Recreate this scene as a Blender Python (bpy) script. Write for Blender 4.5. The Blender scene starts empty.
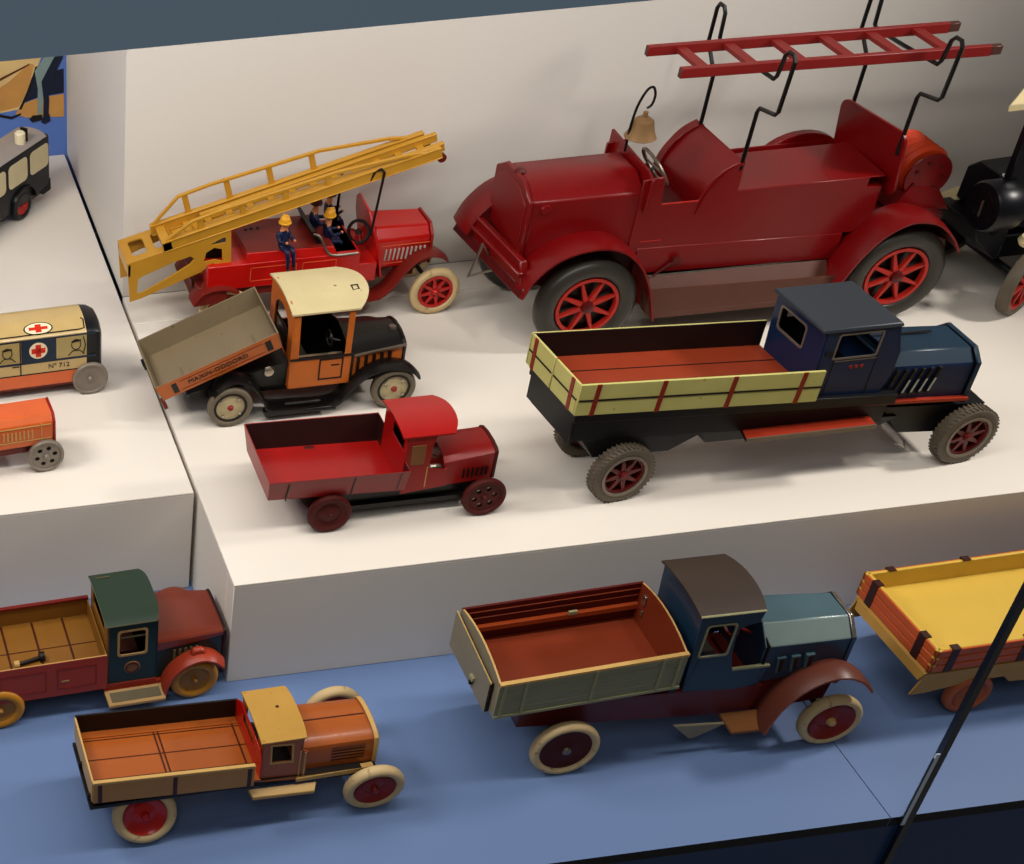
import bpy, bmesh, math, random
from mathutils import Vector, Matrix
from mathutils.geometry import tessellate_polygon
random.seed(7)
C = bpy.context.scene.collection
PI = math.pi
sin, cos = math.sin, math.cos

# ------------------------------------------------------------------ materials
def lin(c):
    return c / 12.92 if c <= 0.04045 else ((c + 0.055) / 1.055) ** 2.4
def rgb(r, g, b):
    return (lin(r / 255), lin(g / 255), lin(b / 255), 1)
def tone(c):
    return tuple(255 * (v / 255) ** 1.42 for v in c)
def paint(name, col, rough=0.35, metal=0.0, wear=None, amount=0.0, scale=60, var=0.12, coat=0.0, bump=0.0, spec=0.3, deep=True):
    """painted tin: base colour with mild mottling, chips of WEAR colour over AMOUNT of it"""
    m = bpy.data.materials.new(name); m.use_nodes = True
    nt = m.node_tree; b = nt.nodes['Principled BSDF']; L = nt.links
    c = rgb(*tone(col)) if deep else rgb(*col)
    tc = nt.nodes.new('ShaderNodeTexCoord')
    n = nt.nodes.new('ShaderNodeTexNoise'); n.inputs['Scale'].default_value = scale; n.inputs['Detail'].default_value = 5
    L.new(tc.outputs['Object'], n.inputs['Vector'])
    mx = nt.nodes.new('ShaderNodeMix'); mx.data_type = 'RGBA'
    mx.inputs[6].default_value = tuple(max(0, x * (1 - var)) for x in c[:3]) + (1,)
    mx.inputs[7].default_value = tuple(min(1, x * (1 + var)) for x in c[:3]) + (1,)
    L.new(n.outputs['Fac'], mx.inputs[0])
    out = mx.outputs[2]
    if wear is not None and amount > 0:
        n2 = nt.nodes.new('ShaderNodeTexNoise'); n2.inputs['Scale'].default_value = scale * 4; n2.inputs['Detail'].default_value = 4
        L.new(tc.outputs['Object'], n2.inputs['Vector'])
        r = nt.nodes.new('ShaderNodeValToRGB')
        r.color_ramp.elements[0].position = 0.70 - amount; r.color_ramp.elements[1].position = 0.80 - amount * .6
        L.new(n2.outputs['Fac'], r.inputs['Fac'])
        m2 = nt.nodes.new('ShaderNodeMix'); m2.data_type = 'RGBA'
        L.new(r.outputs['Color'], m2.inputs[0]); L.new(out, m2.inputs[6]); m2.inputs[7].default_value = rgb(*wear)
        out = m2.outputs[2]
    L.new(out, b.inputs['Base Color'])
    b.inputs['Roughness'].default_value = rough; b.inputs['Metallic'].default_value = metal
    b.inputs['Specular IOR Level'].default_value = spec
    if coat: b.inputs['Coat Weight'].default_value = coat; b.inputs['Coat Roughness'].default_value = 0.15
    if bump:
        bp = nt.nodes.new('ShaderNodeBump'); bp.inputs['Strength'].default_value = bump; bp.inputs['Distance'].default_value = 0.0006
        L.new(n.outputs['Fac'], bp.inputs['Height']); L.new(bp.outputs['Normal'], b.inputs['Normal'])
    return m

M = {}
M['white'] = paint('white_laminate', (222, 214, 203), 0.5, scale=9, var=0.02, deep=False)
M['wallw'] = paint('wall_white', (212, 206, 198), 0.6, scale=6, var=0.02, deep=False)
M['bluefl'] = paint('blue_laminate', (95, 118, 160), 0.5, scale=9, var=0.03, deep=False)
M['bluewall'] = paint('blue_wall', (84, 116, 186), 0.6, scale=6, var=0.03, deep=False)
M['slate'] = paint('slate_board', (158, 188, 214), 0.55, scale=4, var=0.03, deep=False)
M['navy'] = paint('navy_gloss', (26, 54, 98), 0.3, scale=4, var=0.1, deep=False)
M['edge'] = paint('dark_edge', (40, 38, 48), 0.5)
M['gap'] = paint('gap_black', (12, 10, 10), 0.8)
M['joint'] = paint('glass_joint', (34, 48, 64), 0.25, spec=0.8)
M['jointlt'] = paint('glass_edge_light', (190, 208, 228), 0.2, deep=False)
M['red_old'] = paint('old_fire_red', (140, 10, 16), 0.36, wear=(100, 20, 20), amount=0.02, scale=30, var=0.1, coat=0.12)
M['red_dk'] = paint('dark_fire_red', (110, 20, 22), 0.4, wear=(60, 18, 16), amount=0.05, scale=30)
M['red_sp'] = paint('spoke_red', (190, 62, 48), 0.4)
M['rubber'] = paint('black_rubber', (82, 78, 72), 0.36, scale=40, var=0.2)
M['black'] = paint('black_tin', (26, 22, 20), 0.35, wear=(70, 60, 50), amount=0.02)
M['wire'] = paint('black_wire', (16, 16, 17), 0.35)
M['steel'] = paint('dull_steel', (150, 140, 130), 0.35, metal=0.8)
M['brownsill'] = paint('worn_brown_sill', (116, 78, 64), 0.5, wear=(86, 56, 44), amount=0.04, scale=40)
M['brass'] = paint('bell_brass', (160, 132, 96), 0.5, metal=0.2)
M['hose'] = paint('orange_hose', (216, 92, 44), 0.5)
M['ladred'] = paint('ladder_red', (150, 44, 40), 0.45, wear=(80, 50, 44), amount=0.05)
M['ladend'] = paint('ladder_bare_end', (104, 72, 62), 0.5)
M['yellow'] = paint('ladder_yellow', (206, 164, 70), 0.32, wear=(150, 92, 34), amount=0.03, metal=0.1)
M['red'] = paint('bright_red_tin', (200, 34, 24), 0.3, wear=(120, 24, 16), amount=0.02, coat=0.3)
M['redbrown'] = paint('red_brown_tin', (136, 46, 34), 0.4, wear=(80, 30, 22), amount=0.04)
M['pinline'] = paint('thin_pale_line', (226, 120, 84), 0.4)
M['creamtire'] = paint('cream_tyre', (212, 192, 154), 0.55, wear=(120, 92, 62), amount=0.09, scale=50)
M['figblue'] = paint('figure_navy', (34, 46, 84), 0.45, scale=200, var=0.2)
M['figskin'] = paint('figure_skin', (206, 146, 104), 0.5)
M['helmy'] = paint('figure_helmet_yellow', (226, 176, 60), 0.35)
M['helmb'] = paint('figure_hat_brown', (104, 54, 44), 0.45)
M['tanorange'] = paint('tipper_orange', (204, 128, 58), 0.35, wear=(110, 56, 22), amount=0.03, scale=50)
M['olive'] = paint('bed_grey_olive', (150, 136, 112), 0.5, wear=(84, 64, 44), amount=0.045, scale=45, var=0.1)
M['cream'] = paint('cream_roof', (214, 202, 166), 0.4, wear=(120, 90, 56), amount=0.025, scale=40)
M['greywheel'] = paint('worn_grey_tyre', (132, 122, 106), 0.5, wear=(80, 70, 56), amount=0.08, scale=50)
M['wheelcream'] = paint('wheel_cream', (196, 184, 152), 0.45)
M['print'] = paint('printed_black', (40, 26, 22), 0.5)
M['red2'] = paint('tin_red', (178, 32, 28), 0.32, wear=(110, 20, 16), amount=0.02, coat=0.25)
M['red2dk'] = paint('tin_maroon_side', (166, 40, 34), 0.36, wear=(90, 22, 18), amount=0.04)
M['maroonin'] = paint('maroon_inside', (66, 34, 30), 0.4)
M['maroonwheel'] = paint('maroon_wheel', (104, 40, 32), 0.6, spec=.2)
M['chrome'] = paint('bare_tin', (190, 182, 170), 0.25, metal=0.9)
M['brasspan'] = paint('tan_panel', (150, 108, 66), 0.4)
M['navyblue'] = paint('truck_navy', (36, 62, 98), 0.36, wear=(22, 30, 44), amount=0.04)
M['navygrey'] = paint('truck_roof_slate', (74, 80, 88), 0.42, wear=(40, 44, 50), amount=0.04)
M['bluehood'] = paint('truck_hood_blue', (48, 76, 96), 0.38, wear=(30, 46, 60), amount=0.05)
M['palegreen'] = paint('pale_yellow_planks', (206, 200, 138), 0.42, wear=(130, 110, 60), amount=0.03, scale=40)
M['plankred'] = paint('plank_red', (156, 58, 40), 0.4)
M['bedorange'] = paint('bed_orange_red', (168, 84, 54), 0.4, wear=(120, 44, 26), amount=0.03)
M['chassis'] = paint('chassis_black_navy', (20, 20, 28), 0.45, spec=.3)
M['boardred'] = paint('board_orange_red', (176, 76, 50), 0.4)
M['greytire'] = paint('grey_tyre', (122, 112, 98), 0.55, scale=60, var=0.15)
M['rimgrey'] = paint('rim_grey', (150, 140, 128), 0.4, metal=0.4)
M['maroonrim'] = paint('maroon_rim', (128, 40, 40), 0.4)
M['louvre'] = paint('louvre_pale', (190, 190, 180), 0.4)
M['greyside'] = paint('olive_grey_side', (158, 160, 134), 0.42, wear=(80, 80, 66), amount=0.02, scale=50)
M['greyline'] = paint('olive_light_line', (172, 170, 140), 0.42)
M['greyend'] = paint('tail_grey', (160, 152, 132), 0.45)
M['rustin'] = paint('bed_red_brown', (146, 74, 44), 0.4, wear=(100, 40, 20), amount=0.02)
M['rustdk'] = paint('bed_wall_maroon', (112, 30, 20), 0.38)
M['rustlt'] = paint('bed_wall_orange', (176, 92, 46), 0.4)
M['greyblue'] = paint('cab_grey_blue', (48, 80, 104), 0.36, wear=(26, 52, 72), amount=0.04, coat=0.2)
M['hoodblue'] = paint('hood_grey_blue', (98, 122, 130), 0.35, wear=(60, 92, 104), amount=0.05, coat=0.2)
M['hoodlight'] = paint('hood_light_worn', (146, 160, 158), 0.4, wear=(110, 128, 124), amount=0.08)
M['roofbrown'] = paint('roof_dark_brown', (86, 74, 66), 0.4, wear=(56, 46, 42), amount=0.05)
M['brownmar'] = paint('chassis_maroon', (124, 46, 40), 0.38)
M['fendbrown'] = paint('fender_brown', (126, 78, 64), 0.38, wear=(110, 50, 38), amount=0.05)
M['fendedge'] = paint('fender_edge_tan', (180, 112, 80), 0.4)
M['woodor'] = paint('printed_wood_orange', (180, 112, 54), 0.34, wear=(150, 62, 22), amount=0.06, scale=45, coat=0.25)
M['woodpan'] = paint('printed_wood_tan', (196, 156, 100), 0.38, wear=(120, 80, 40), amount=0.05)
M['woodline'] = paint('printed_wood_line', (96, 50, 28), 0.4)
M['creamedge'] = paint('cream_edge', (206, 176, 120), 0.4)
M['roofyel'] = paint('roof_mustard', (196, 162, 92), 0.38, wear=(150, 100, 40), amount=0.04, scale=50)
M['redhub'] = paint('red_wheel_disc', (196, 42, 34), 0.3, coat=0.3)
M['rusthub'] = paint('rust_wheel_disc', (156, 54, 40), 0.36)
M['green'] = paint('cab_dark_green', (30, 66, 60), 0.38, coat=0.2)
M['greenroof'] = paint('roof_grey_green', (62, 82, 66), 0.42, wear=(46, 62, 52), amount=0.04)
M['brownhood'] = paint('hood_brown', (140, 68, 44), 0.34, wear=(110, 48, 32), amount=0.04, coat=0.3)
M['tan'] = paint('tan_trim', (190, 160, 112), 0.42)
M['mustard'] = paint('mustard_wheel', (198, 148, 48), 0.38, scale=40, var=0.15)
M['mustdk'] = paint('mustard_disc', (176, 132, 64), 0.45)
M['bedred'] = paint('bed_side_red', (180, 80, 52), 0.36, wear=(120, 40, 28), amount=0.02)
M['bedmust'] = paint('bed_inside_mustard', (156, 116, 54), 0.4, wear=(130, 84, 30), amount=0.04)
M['orfender'] = paint('fender_orange_red', (178, 84, 58), 0.36)
M['olivestep'] = paint('step_olive', (122, 112, 80), 0.45)
M['ambcream'] = paint('ambulance_cream', (206, 184, 136), 0.3, wear=(170, 140, 90), amount=0.02, coat=0.3)
M['ambblue'] = paint('ambulance_blue', (38, 62, 84), 0.35)
M['ambwhite'] = paint('disc_white', (236, 226, 200), 0.4)
M['ambred'] = paint('cross_red', (214, 66, 36), 0.4)
M['ambwin'] = paint('window_print_tan', (186, 170, 122), 0.38)
M['tinwheel'] = paint('grey_tin_wheel', (156, 148, 138), 0.4, metal=0.3)
M['carorange'] = paint('car_orange', (218, 126, 70), 0.32, wear=(160, 50, 24), amount=0.03, coat=0.3)
M['vanblack'] = paint('van_navy_black', (20, 22, 32), 0.34)
M['vanroof'] = paint('van_roof_grey', (176, 168, 162), 0.35)
M['vanwin'] = paint('van_window_cream', (216, 206, 176), 0.4)
M['trplank'] = paint('trailer_plank_orange', (208, 116, 64), 0.36, wear=(140, 52, 24), amount=0.03)
M['trband'] = paint('trailer_band_brown', (84, 44, 30), 0.4)
M['tryel'] = paint('trailer_yellow', (220, 192, 100), 0.4, var=0.06)
M['trcream'] = paint('trailer_chassis_tan', (200, 164, 96), 0.42)
M['trwheel'] = paint('trailer_wheel_wood', (190, 118, 76), 0.45)
M['mtan'] = paint('mural_tan', (206, 164, 104), 0.7, scale=50, var=0.25)
M['mtan2'] = paint('mural_sand', (222, 198, 150), 0.7, scale=50, var=0.2)
M['mbrown'] = paint('mural_brown', (120, 72, 40), 0.7)
M['mteal'] = paint('mural_teal', (150, 168, 166), 0.7)
M['mnavy'] = paint('mural_navy', (34, 48, 76), 0.7)
M['mblk'] = paint('mural_dark', (36, 30, 30), 0.7)

def clear_glass():
    m = bpy.data.materials.new('clear_case_glass'); m.use_nodes = True
    nt = m.node_tree; nt.nodes.clear()
    o = nt.nodes.new('ShaderNodeOutputMaterial'); t = nt.nodes.new('ShaderNodeBsdfTransparent')
    t.inputs['Color'].default_value = (1, 1, 1, 1)
    nt.links.new(t.outputs[0], o.inputs['Surface'])
    return m
M['glass'] = clear_glass()

# ------------------------------------------------------------------ mesh helpers (millimetres)
class MB:
    def __init__(s, xf=None):
        s.v = []; s.f = []; s.fm = []; s.mats = []; s.xf = xf
    def mi(s, mat):
        if mat not in s.mats: s.mats.append(mat)
        return s.mats.index(mat)
    def add(s, verts, faces, mat):
        n = len(s.v)
        s.v += [tuple(s.xf(*p)) if s.xf else tuple(p) for p in verts]
        if isinstance(mat, (list, tuple)):
            for f, m in zip(faces, mat): s.f.append([i + n for i in f]); s.fm.append(s.mi(m))
        else:
            k = s.mi(mat)
            for f in faces: s.f.append([i + n for i in f]); s.fm.append(k)
        return s
    def hexa(s, c, mat, /, **fm):
        """8 corners: bottom 0-3 (x0y0,x1y0,x1y1,x0y1), top 4-7; fm: bot top y0 x1 y1 x0 -> material"""
        names = ['bot', 'top', 'y0', 'x1', 'y1', 'x0']
        F = [(3, 2, 1, 0), (4, 5, 6, 7), (0, 1, 5, 4), (1, 2, 6, 5), (2, 3, 7, 6), (3, 0, 4, 7)]
        return s.add(c, F, [M[fm[k]] if k in fm else M[mat] for k in names])
    def box(s, x0, x1, y0, y1, z0, z1, mat, /, **fm):
        return s.hexa([(x0, y0, z0), (x1, y0, z0), (x1, y1, z0), (x0, y1, z0), (x0, y0, z1), (x1, y0, z1), (x1, y1, z1), (x0, y1, z1)], mat, **fm)
    def plate(s, outer, holes, d0, d1, fn, mat, edge=None, back=None):
        """polygon with holes in (u,v), thickness d0..d1, fn(u,v,d) -> xyz"""
        loops = [outer] + list(holes)
        flat = [p for l in loops for p in l]; n = len(flat)
        tris = tessellate_polygon([[Vector((p[0], p[1], 0)) for p in l] for l in loops])
        vs = [fn(p[0], p[1], d0) for p in flat] + [fn(p[0], p[1], d1) for p in flat]
        fs = [tuple(t) for t in tris]; ms = [M[mat]] * len(tris)
        fs += [tuple(i + n for i in reversed(t)) for t in tris]; ms += [M[back or mat]] * len(tris)
        o = 0
        for l in loops:
            k = len(l)
            for i in range(k):
                a, b = o + i, o + (i + 1) % k
                fs.append((a, b, b + n, a + n)); ms.append(M[edge or mat])
            o += k
        return s.add(vs, fs, ms)
    def loft(s, secs, mat, caps=True, closed=True, capmat=None):
        n = len(secs[0]); vs = [p for q in secs for p in q]; fs = []; ms = []
        for i in range(len(secs) - 1):
            for j in range(n if closed else n - 1):
                k = (j + 1) % n
                fs.append((i * n + j, i * n + k, (i + 1) * n + k, (i + 1) * n + j))
                ms.append(M[mat[j]] if isinstance(mat, (list, tuple)) else M[mat])
        if caps and closed:
            cm = M[capmat or (mat[0] if isinstance(mat, (list, tuple)) else mat)]
            fs.append(tuple(range(n))[::-1]); fs.append(tuple((len(secs) - 1) * n + j for j in range(n))); ms += [cm, cm]
        return s.add(vs, fs, ms)
    def tube(s, pts, r, mat, n=8, closed=False):
        P = [Vector(p) for p in pts]; secs = []
        N = len(P); up = None
        for i, p in enumerate(P):
            a = P[(i - 1) % N] if (i > 0 or closed) else p; b = P[(i + 1) % N] if (i < N - 1 or closed) else p
            t = (b - a).normalized()
            if up is None:
                up = t.orthogonal().normalized()
            up = (up - t * up.dot(t)).normalized(); w = t.cross(up)
            rr = r[i] if isinstance(r, (list, tuple)) else r
            secs.append([p + (up * cos(2 * PI * k / n) + w * sin(2 * PI * k / n)) * rr for k in range(n)])
        if closed: secs.append(secs[0])
        return s.loft(secs, mat, caps=not closed)
    def lathe(s, prof, mat, c=(0, 0, 0), axis='y', n=40, closed=False):
        """prof: (r, a) along the axis; mat one name, or one per segment"""
        secs = []
        for k in range(n + 1):
            t = 2 * PI * k / n; q = []
            for r, a in prof:
                if axis == 'y': q.append((c[0] + r * cos(t), c[1] + a, c[2] + r * sin(t)))
                elif axis == 'x': q.append((c[0] + a, c[1] + r * cos(t), c[2] + r * sin(t)))
                else: q.append((c[0] + r * cos(t), c[1] + r * sin(t), c[2] + a))
            secs.append(q)
        return s.loft(secs, mat, caps=False, closed=closed)
    def strip(s, path, y0, y1, th, mat, crown=0.0, edge=None, ny=6):
        """sheet following PATH (x,z) with its width along y, arched by CROWN"""
        P = [Vector((a, 0, b)) for a, b in path]; secs = []; N = len(P)
        for i, p in enumerate(P):
            t = (P[min(i + 1, N - 1)] - P[max(i - 1, 0)]).normalized(); nrm = Vector((-t.z, 0, t.x))
            if nrm.z < 0 and abs(nrm.z) > 0.02 and False: nrm = -nrm
            top = []; bot = []
            for j in range(ny + 1):
                u = j / ny; y = y0 + (y1 - y0) * u; d = crown * (1 - (2 * u - 1) ** 2)
                q = p + nrm * d; top.append((q.x, y, q.z)); q = p + nrm * (d - th); bot.append((q.x, y, q.z))
            secs.append(top + bot[::-1])
        n = len(secs[0]); ms = [mat] * n
        if edge: ms[ny] = edge; ms[n - 1] = edge
        return s.loft(secs, ms)
    def build(s, name, parent=None, loc=None, bevel=0.0, angle=35, seg=1):
        me = bpy.data.meshes.new(name)
        me.from_pydata([(x * .001, y * .001, z * .001) for x, y, z in s.v], [], s.f)
        for m in s.mats: me.materials.append(m)
        me.polygons.foreach_set('material_index', s.fm)
        bm = bmesh.new(); bm.from_mesh(me)
        bmesh.ops.remove_doubles(bm, verts=bm.verts, dist=1e-7)
        bmesh.ops.recalc_face_normals(bm, faces=bm.faces)
        bm.to_mesh(me); bm.free()
        me.polygons.foreach_set('use_smooth', [True] * len(me.polygons))
        me.set_sharp_from_angle(angle=math.radians(angle))
        o = bpy.data.objects.new(name, me); C.objects.link(o)
        if parent is not None: o.parent = parent
        if loc: o.location = [v * .001 for v in loc]
        if bevel:
            b = o.modifiers.new('bevel', 'BEVEL'); b.width = bevel * .001; b.segments = seg; b.limit_method = 'ANGLE'; b.angle_limit = math.radians(40)
        return o

def spline(pts, k=6, closed=False):
    out = []; N = len(pts)
    rng = range(N if closed else N - 1)
    for i in rng:
        g = lambda j: pts[j % N] if closed else pts[min(max(j, 0), N - 1)]
        p0, p1, p2, p3 = g(i - 1), g(i), g(i + 1), g(i + 2)
        for q in range(k):
            t = q / k
            out.append(tuple(0.5 * (2 * b + (c - a) * t + (2 * a - 5 * b + 4 * c - d) * t * t + (3 * b - a - 3 * c + d) * t ** 3) for a, b, c, d in zip(p0, p1, p2, p3)))
    if not closed: out.append(tuple(pts[-1]))
    return out
def rrect(x0, x1, z0, z1, r, k=4):
    out = []
    for cx, cz, a0 in ((x1 - r, z1 - r, 0), (x0 + r, z1 - r, 90), (x0 + r, z0 + r, 180), (x1 - r, z0 + r, 270)):
        for i in range(k + 1):
            a = math.radians(a0 + 90 * i / k); out.append((cx + r * cos(a), cz + r * sin(a)))
    return out
def circ(cx, cz, r, n=20):
    return [(cx + r * cos(2 * PI * i / n), cz + r * sin(2 * PI * i / n)) for i in range(n)]
def XZ(y0, sgn=1):
    return lambda u, v, d: (u, y0 + sgn * d, v)
def YZ(x0):
    return lambda u, v, d: (x0 + d, u, v)

def thing(name, label, cat, loc, yaw=0.0, group=None):
    o = bpy.data.objects.new(name, None); C.objects.link(o); o.empty_display_size = 0.02
    o.location = loc; o.rotation_euler = (0, 0, math.radians(yaw)); o['label'] = label; o['category'] = cat
    if group: o['group'] = group
    return o
def tag(o, label, cat, group=None):
    o['label'] = label; o['category'] = cat
    if group: o['group'] = group
    return o
def struct(o):
    o['kind'] = 'structure'; return o
def copy_tree(o, parent, loc=None, rotz=None):
    c = o.copy(); C.objects.link(c); c.parent = parent
    if loc: c.location = [v * .001 for v in loc]
    if rotz is not None: c.rotation_euler = (0, 0, rotz)
    for ch in list(o.children): copy_tree(ch, c)
    return c

# ------------------------------------------------------------------ wheels
def tyre_prof(R, r, w, p=2.6, n=18):
    out = []
    for i in range(n + 1):
        t = 2 * PI * i / n; c, s_ = cos(t), sin(t)
        out.append(((R + r) / 2 + (R - r) / 2 * math.copysign(abs(c) ** (2 / p), c), w / 2 * math.copysign(abs(s_) ** (2 / p), s_)))
    return out
def wheel(parent, loc, R, r, w, tyre, style, disc, p=2.6, hubmat=None, dish=1.5, back=None, tread=0, spokes=8, spin=0.2, turn=0.0, thin=1.0, camber=0.0):
    """outer face towards -y"""
    m = MB(); m.lathe(tyre_prof(R, r, w, p), tyre, n=48)
    if tread:
        for k in range(tread):
            a = 2 * PI * k / tread; ca, sa = cos(a), sin(a); da = 2 * PI / tread * 0.3
            for y0, y1, sk in ((-w * .42, -w * .05, da), (w * .05, w * .42, -da)):
                q = []
                for rr in (R - 1.0, R + 0.7):
                    for (yy, aa) in ((y0, a), (y1, a + sk), (y1, a + sk + da), (y0, a + da)):
                        q.append((rr * cos(aa), yy, rr * sin(aa)))
                m.hexa(q, tyre)
    wh = m.build('wheel', parent, loc, angle=50)
    wh.rotation_euler = (camber, 0, turn)
    hm = hubmat or disc
    if style == 'disc':
        d = MB(); y = -w * .22
        d.lathe([(0, y - dish), (r * .3, y - dish), (r * .45, y - dish * .3), (r * .8, y + dish * .6), (r + .4, y - dish * .4), (r + .4, w * .3), (0, w * .3)], disc, n=40)
        dd = d.build('wheel_disc', wh)
    elif style == 'dish':
        d = MB(); y = -w * .1
        d.lathe([(0, y - dish * .8), (r * .55, y + dish * .5), (r * .9, y - dish * .2), (r + .4, y - dish), (r + .4, w * .3), (0, w * .3)], disc, n=40)
        dd = d.build('wheel_disc', wh)
    elif style == 'holes':
        d = MB(); hs = [circ(r * .62 * cos(2 * PI * k / 6 + spin), r * .62 * sin(2 * PI * k / 6 + spin), r * .17, 12) for k in range(6)]
        d.plate(circ(0, 0, r + .4, 36), hs, -w * .2, -w * .2 + .8, lambda u, v, q: (u, q, v), disc)
        dd = d.build('wheel_disc', wh)
        if back: MB().lathe([(0, w * .1), (r + .3, w * .1), (r + .3, w * .2), (0, w * .2)], back, n=32).build('back_plate', wh)
    else:
        d = MB()
        d.lathe([(r + .5, -w * .38), (r - r * .14 * thin, -w * .38), (r - r * .14 * thin, -w * .1), (r + .5, -w * .1), (r + .5, -w * .38)], disc, n=44)
        for k in range(spokes):
            a = 2 * PI * k / spokes + spin; ca, sa = cos(a), sin(a); q = []
            for y in (-w * .34, -w * .12):
                for rr, hw in ((r * .2, r * .13 * thin), (r * .94, r * .05 * thin)):
                    for sg in ((-1, 1) if rr < r * .5 else (1, -1)):
                        q.append((rr * ca - sg * hw * sa, y, rr * sa + sg * hw * ca))
            d.hexa(q, disc)
        dd = d.build('spoked_rim', wh)
        MB().lathe([(0, w * .05), (r + .3, w * .05), (r + .3, w * .2), (0, w * .2)], back or 'black', n=32).build('back_plate', wh)
    h = MB(); h.lathe([(0, -w * .5 - 1), (r * .12, -w * .5 - 1), (r * .18, -w * .5), (r * .22, -w * .1), (0, -w * .1)], hm, n=16)
    h.build('hub_cap', wh)
    return wh
def far_wheel(w, parent, loc):
    return copy_tree(w, parent, loc, PI)
def lettering(text, parent, mat, size, loc, rot, name='lettering', ext=0.15, align='CENTER'):
    c = bpy.data.curves.new(name, 'FONT'); c.body = text; c.size = size * .001; c.extrude = ext * .001; c.align_x = align; c.align_y = 'CENTER'
    c.materials.append(M[mat])
    tmp = bpy.data.objects.new(name, c); C.objects.link(tmp)
    dg = bpy.context.evaluated_depsgraph_get(); dg.update(); me = bpy.data.meshes.new_from_object(tmp.evaluated_get(dg)); bpy.data.objects.remove(tmp)
    o = bpy.data.objects.new(name, me); C.objects.link(o); o.parent = parent
    o.location = [v * .001 for v in loc]; o.rotation_euler = rot
    return o
# ------------------------------------------------------------------ the display case
def sbox(name, x0, x1, y0, y1, z0, z1, mat, parent=None, /, bevel=0, **fm):
    m = MB(); m.box(x0, x1, y0, y1, z0, z1, mat, **fm); return m.build(name, parent, bevel=bevel)
struct(sbox('floor_1', -900, 415.7, -204.5, 720, -9, 0, 'bluefl', y0='edge'))
struct(sbox('floor_2', 416.5, 1300, -204.5, 720, -9, 0, 'bluefl', y0='edge'))
struct(sbox('wall_front', -900, 1300, -203.5, -190, -400, -9.5, 'navy'))
struct(sbox('wall_back', 0, 1300, 414.5, 720.4, 100, 760, 'wallw'))
struct(sbox('wall_rear', -900, 1300, 720.6, 740, 0, 760, 'bluewall'))
struct(sbox('trim_1', -900, 1300, -216, -200, 605.3, 800, 'slate'))
struct(sbox('window_1', -900, 422.4, -206.8, -204.8, -60, 600, 'glass'))
struct(sbox('window_2', 431.4, 1300, -206.8, -204.8, -60, 600, 'glass'))
j = MB(); j.box(426.2, 431.0, -207.5, -203.2, -60, 600, 'joint'); j.box(423.4, 426.2, -207.4, -206.2, -6, 66, 'jointlt'); j.box(422.6, 423.6, -207.3, -206.2, -6, 62, 'joint')
struct(j.build('trim_2'))

def plinth(name, label, x0, x1, y0, y1, h, seam=None):
    t = thing(name, label, 'display block', (0, 0, 0), 0, 'white display blocks')
    def bx(n, *a, bev=0.4): return sbox(n, *a, 'white', t, bevel=bev)
    if seam:
        bx('top_panel', x0, x1, y0, seam - 0.5, h - 2, h); bx('top_panel', x0, x1, seam + 0.5, y1, h - 2, h - 0.2)
    else: bx('top_panel', x0, x1, y0, y1, h - 2, h)
    bx('front_panel', x0, x1, y0, y0 + 18, 0.2, h - 2.0); bx('side_panel', x0, x0 + 18, y0 + 18.02, y1, 0.2, h - 2.0); bx('side_panel', x1 - 18, x1, y0 + 18.02, y1, 0.2, h - 2.0)
    return t
plinth('display_plinth', 'white display block under the ambulance and the black van', -900, -3.2, 112.5, 720.3, 100)
plinth('display_plinth', 'long white display block under the fire engines and the navy truck', 0, 1300, 0, 414.2, 100, 365)

# printed mural on the blue rear wall
def mural():
    t = thing('mural_print', 'mural of a tan cart and dark-clothed legs on the blue rear wall', 'mural', (0, 0, 0))
    f = lambda u, v, d: (u, 720.4 - d, v)
    def shp(name, pts, mat, d):
        m = MB(); m.plate(pts, [], d, d + 0.15, f, mat); m.build(name, t)
    shp('cart_cloth', [(-300, 300), (-300, 160), (-70, 155), (-52, 157), (-40, 175), (-32, 200), (-24, 218), (-10, 300)], 'mtan2', 0.02)
    shp('cart_cloth', [(-300, 190), (-300, 160), (-70, 157), (-52, 160), (-42, 178), (-34, 205), (-40, 207), (-60, 190), (-80, 178)], 'mtan', 0.2)
    shp('shaft', [(-75, 189), (-40, 205), (-39, 207), (-75, 192)], 'mbrown', 0.4)
    shp('shaft', [(-52, 157), (-40, 182), (-33, 203), (-31, 203), (-37, 182), (-49, 157)], 'mblk', 0.4)
    shp('cart_base', [(-56, 152), (-44, 147), (-3, 144), (-3, 170), (-30, 168), (-48, 163)], 'mtan', 0.2)
    shp('cart_panel', [(-47, 164), (-37, 192), (-3, 198), (-3, 171), (-30, 169)], 'mnavy', 0.12)
    shp('trouser_leg', [(-34, 198), (-31, 178), (-32, 150), (-28, 147), (-26, 162), (-24, 180), (-13, 202), (-8, 220), (-18, 220)], 'mteal', 0.6)
    shp('trouser_leg', [(-27, 186), (-25, 165), (-26, 146), (-20, 145), (-19, 165), (-20, 180), (-10, 198), (-4, 210), (-4, 222), (-14, 210)], 'mnavy', 0.8)
    shp('shoe', [(-41, 145), (-37, 149), (-27, 149), (-27, 143), (-38, 141)], 'mblk', 0.9)
    shp('shoe', [(-27, 145), (-19, 149), (-18, 141), (-24, 138), (-28, 140)], 'mnavy', 1.0)
    shp('rope', [(-80, 156), (-60, 150), (-50, 153), (-50, 151), (-60, 147), (-80, 153)], 'mblk', 0.9)
mural()
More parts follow.
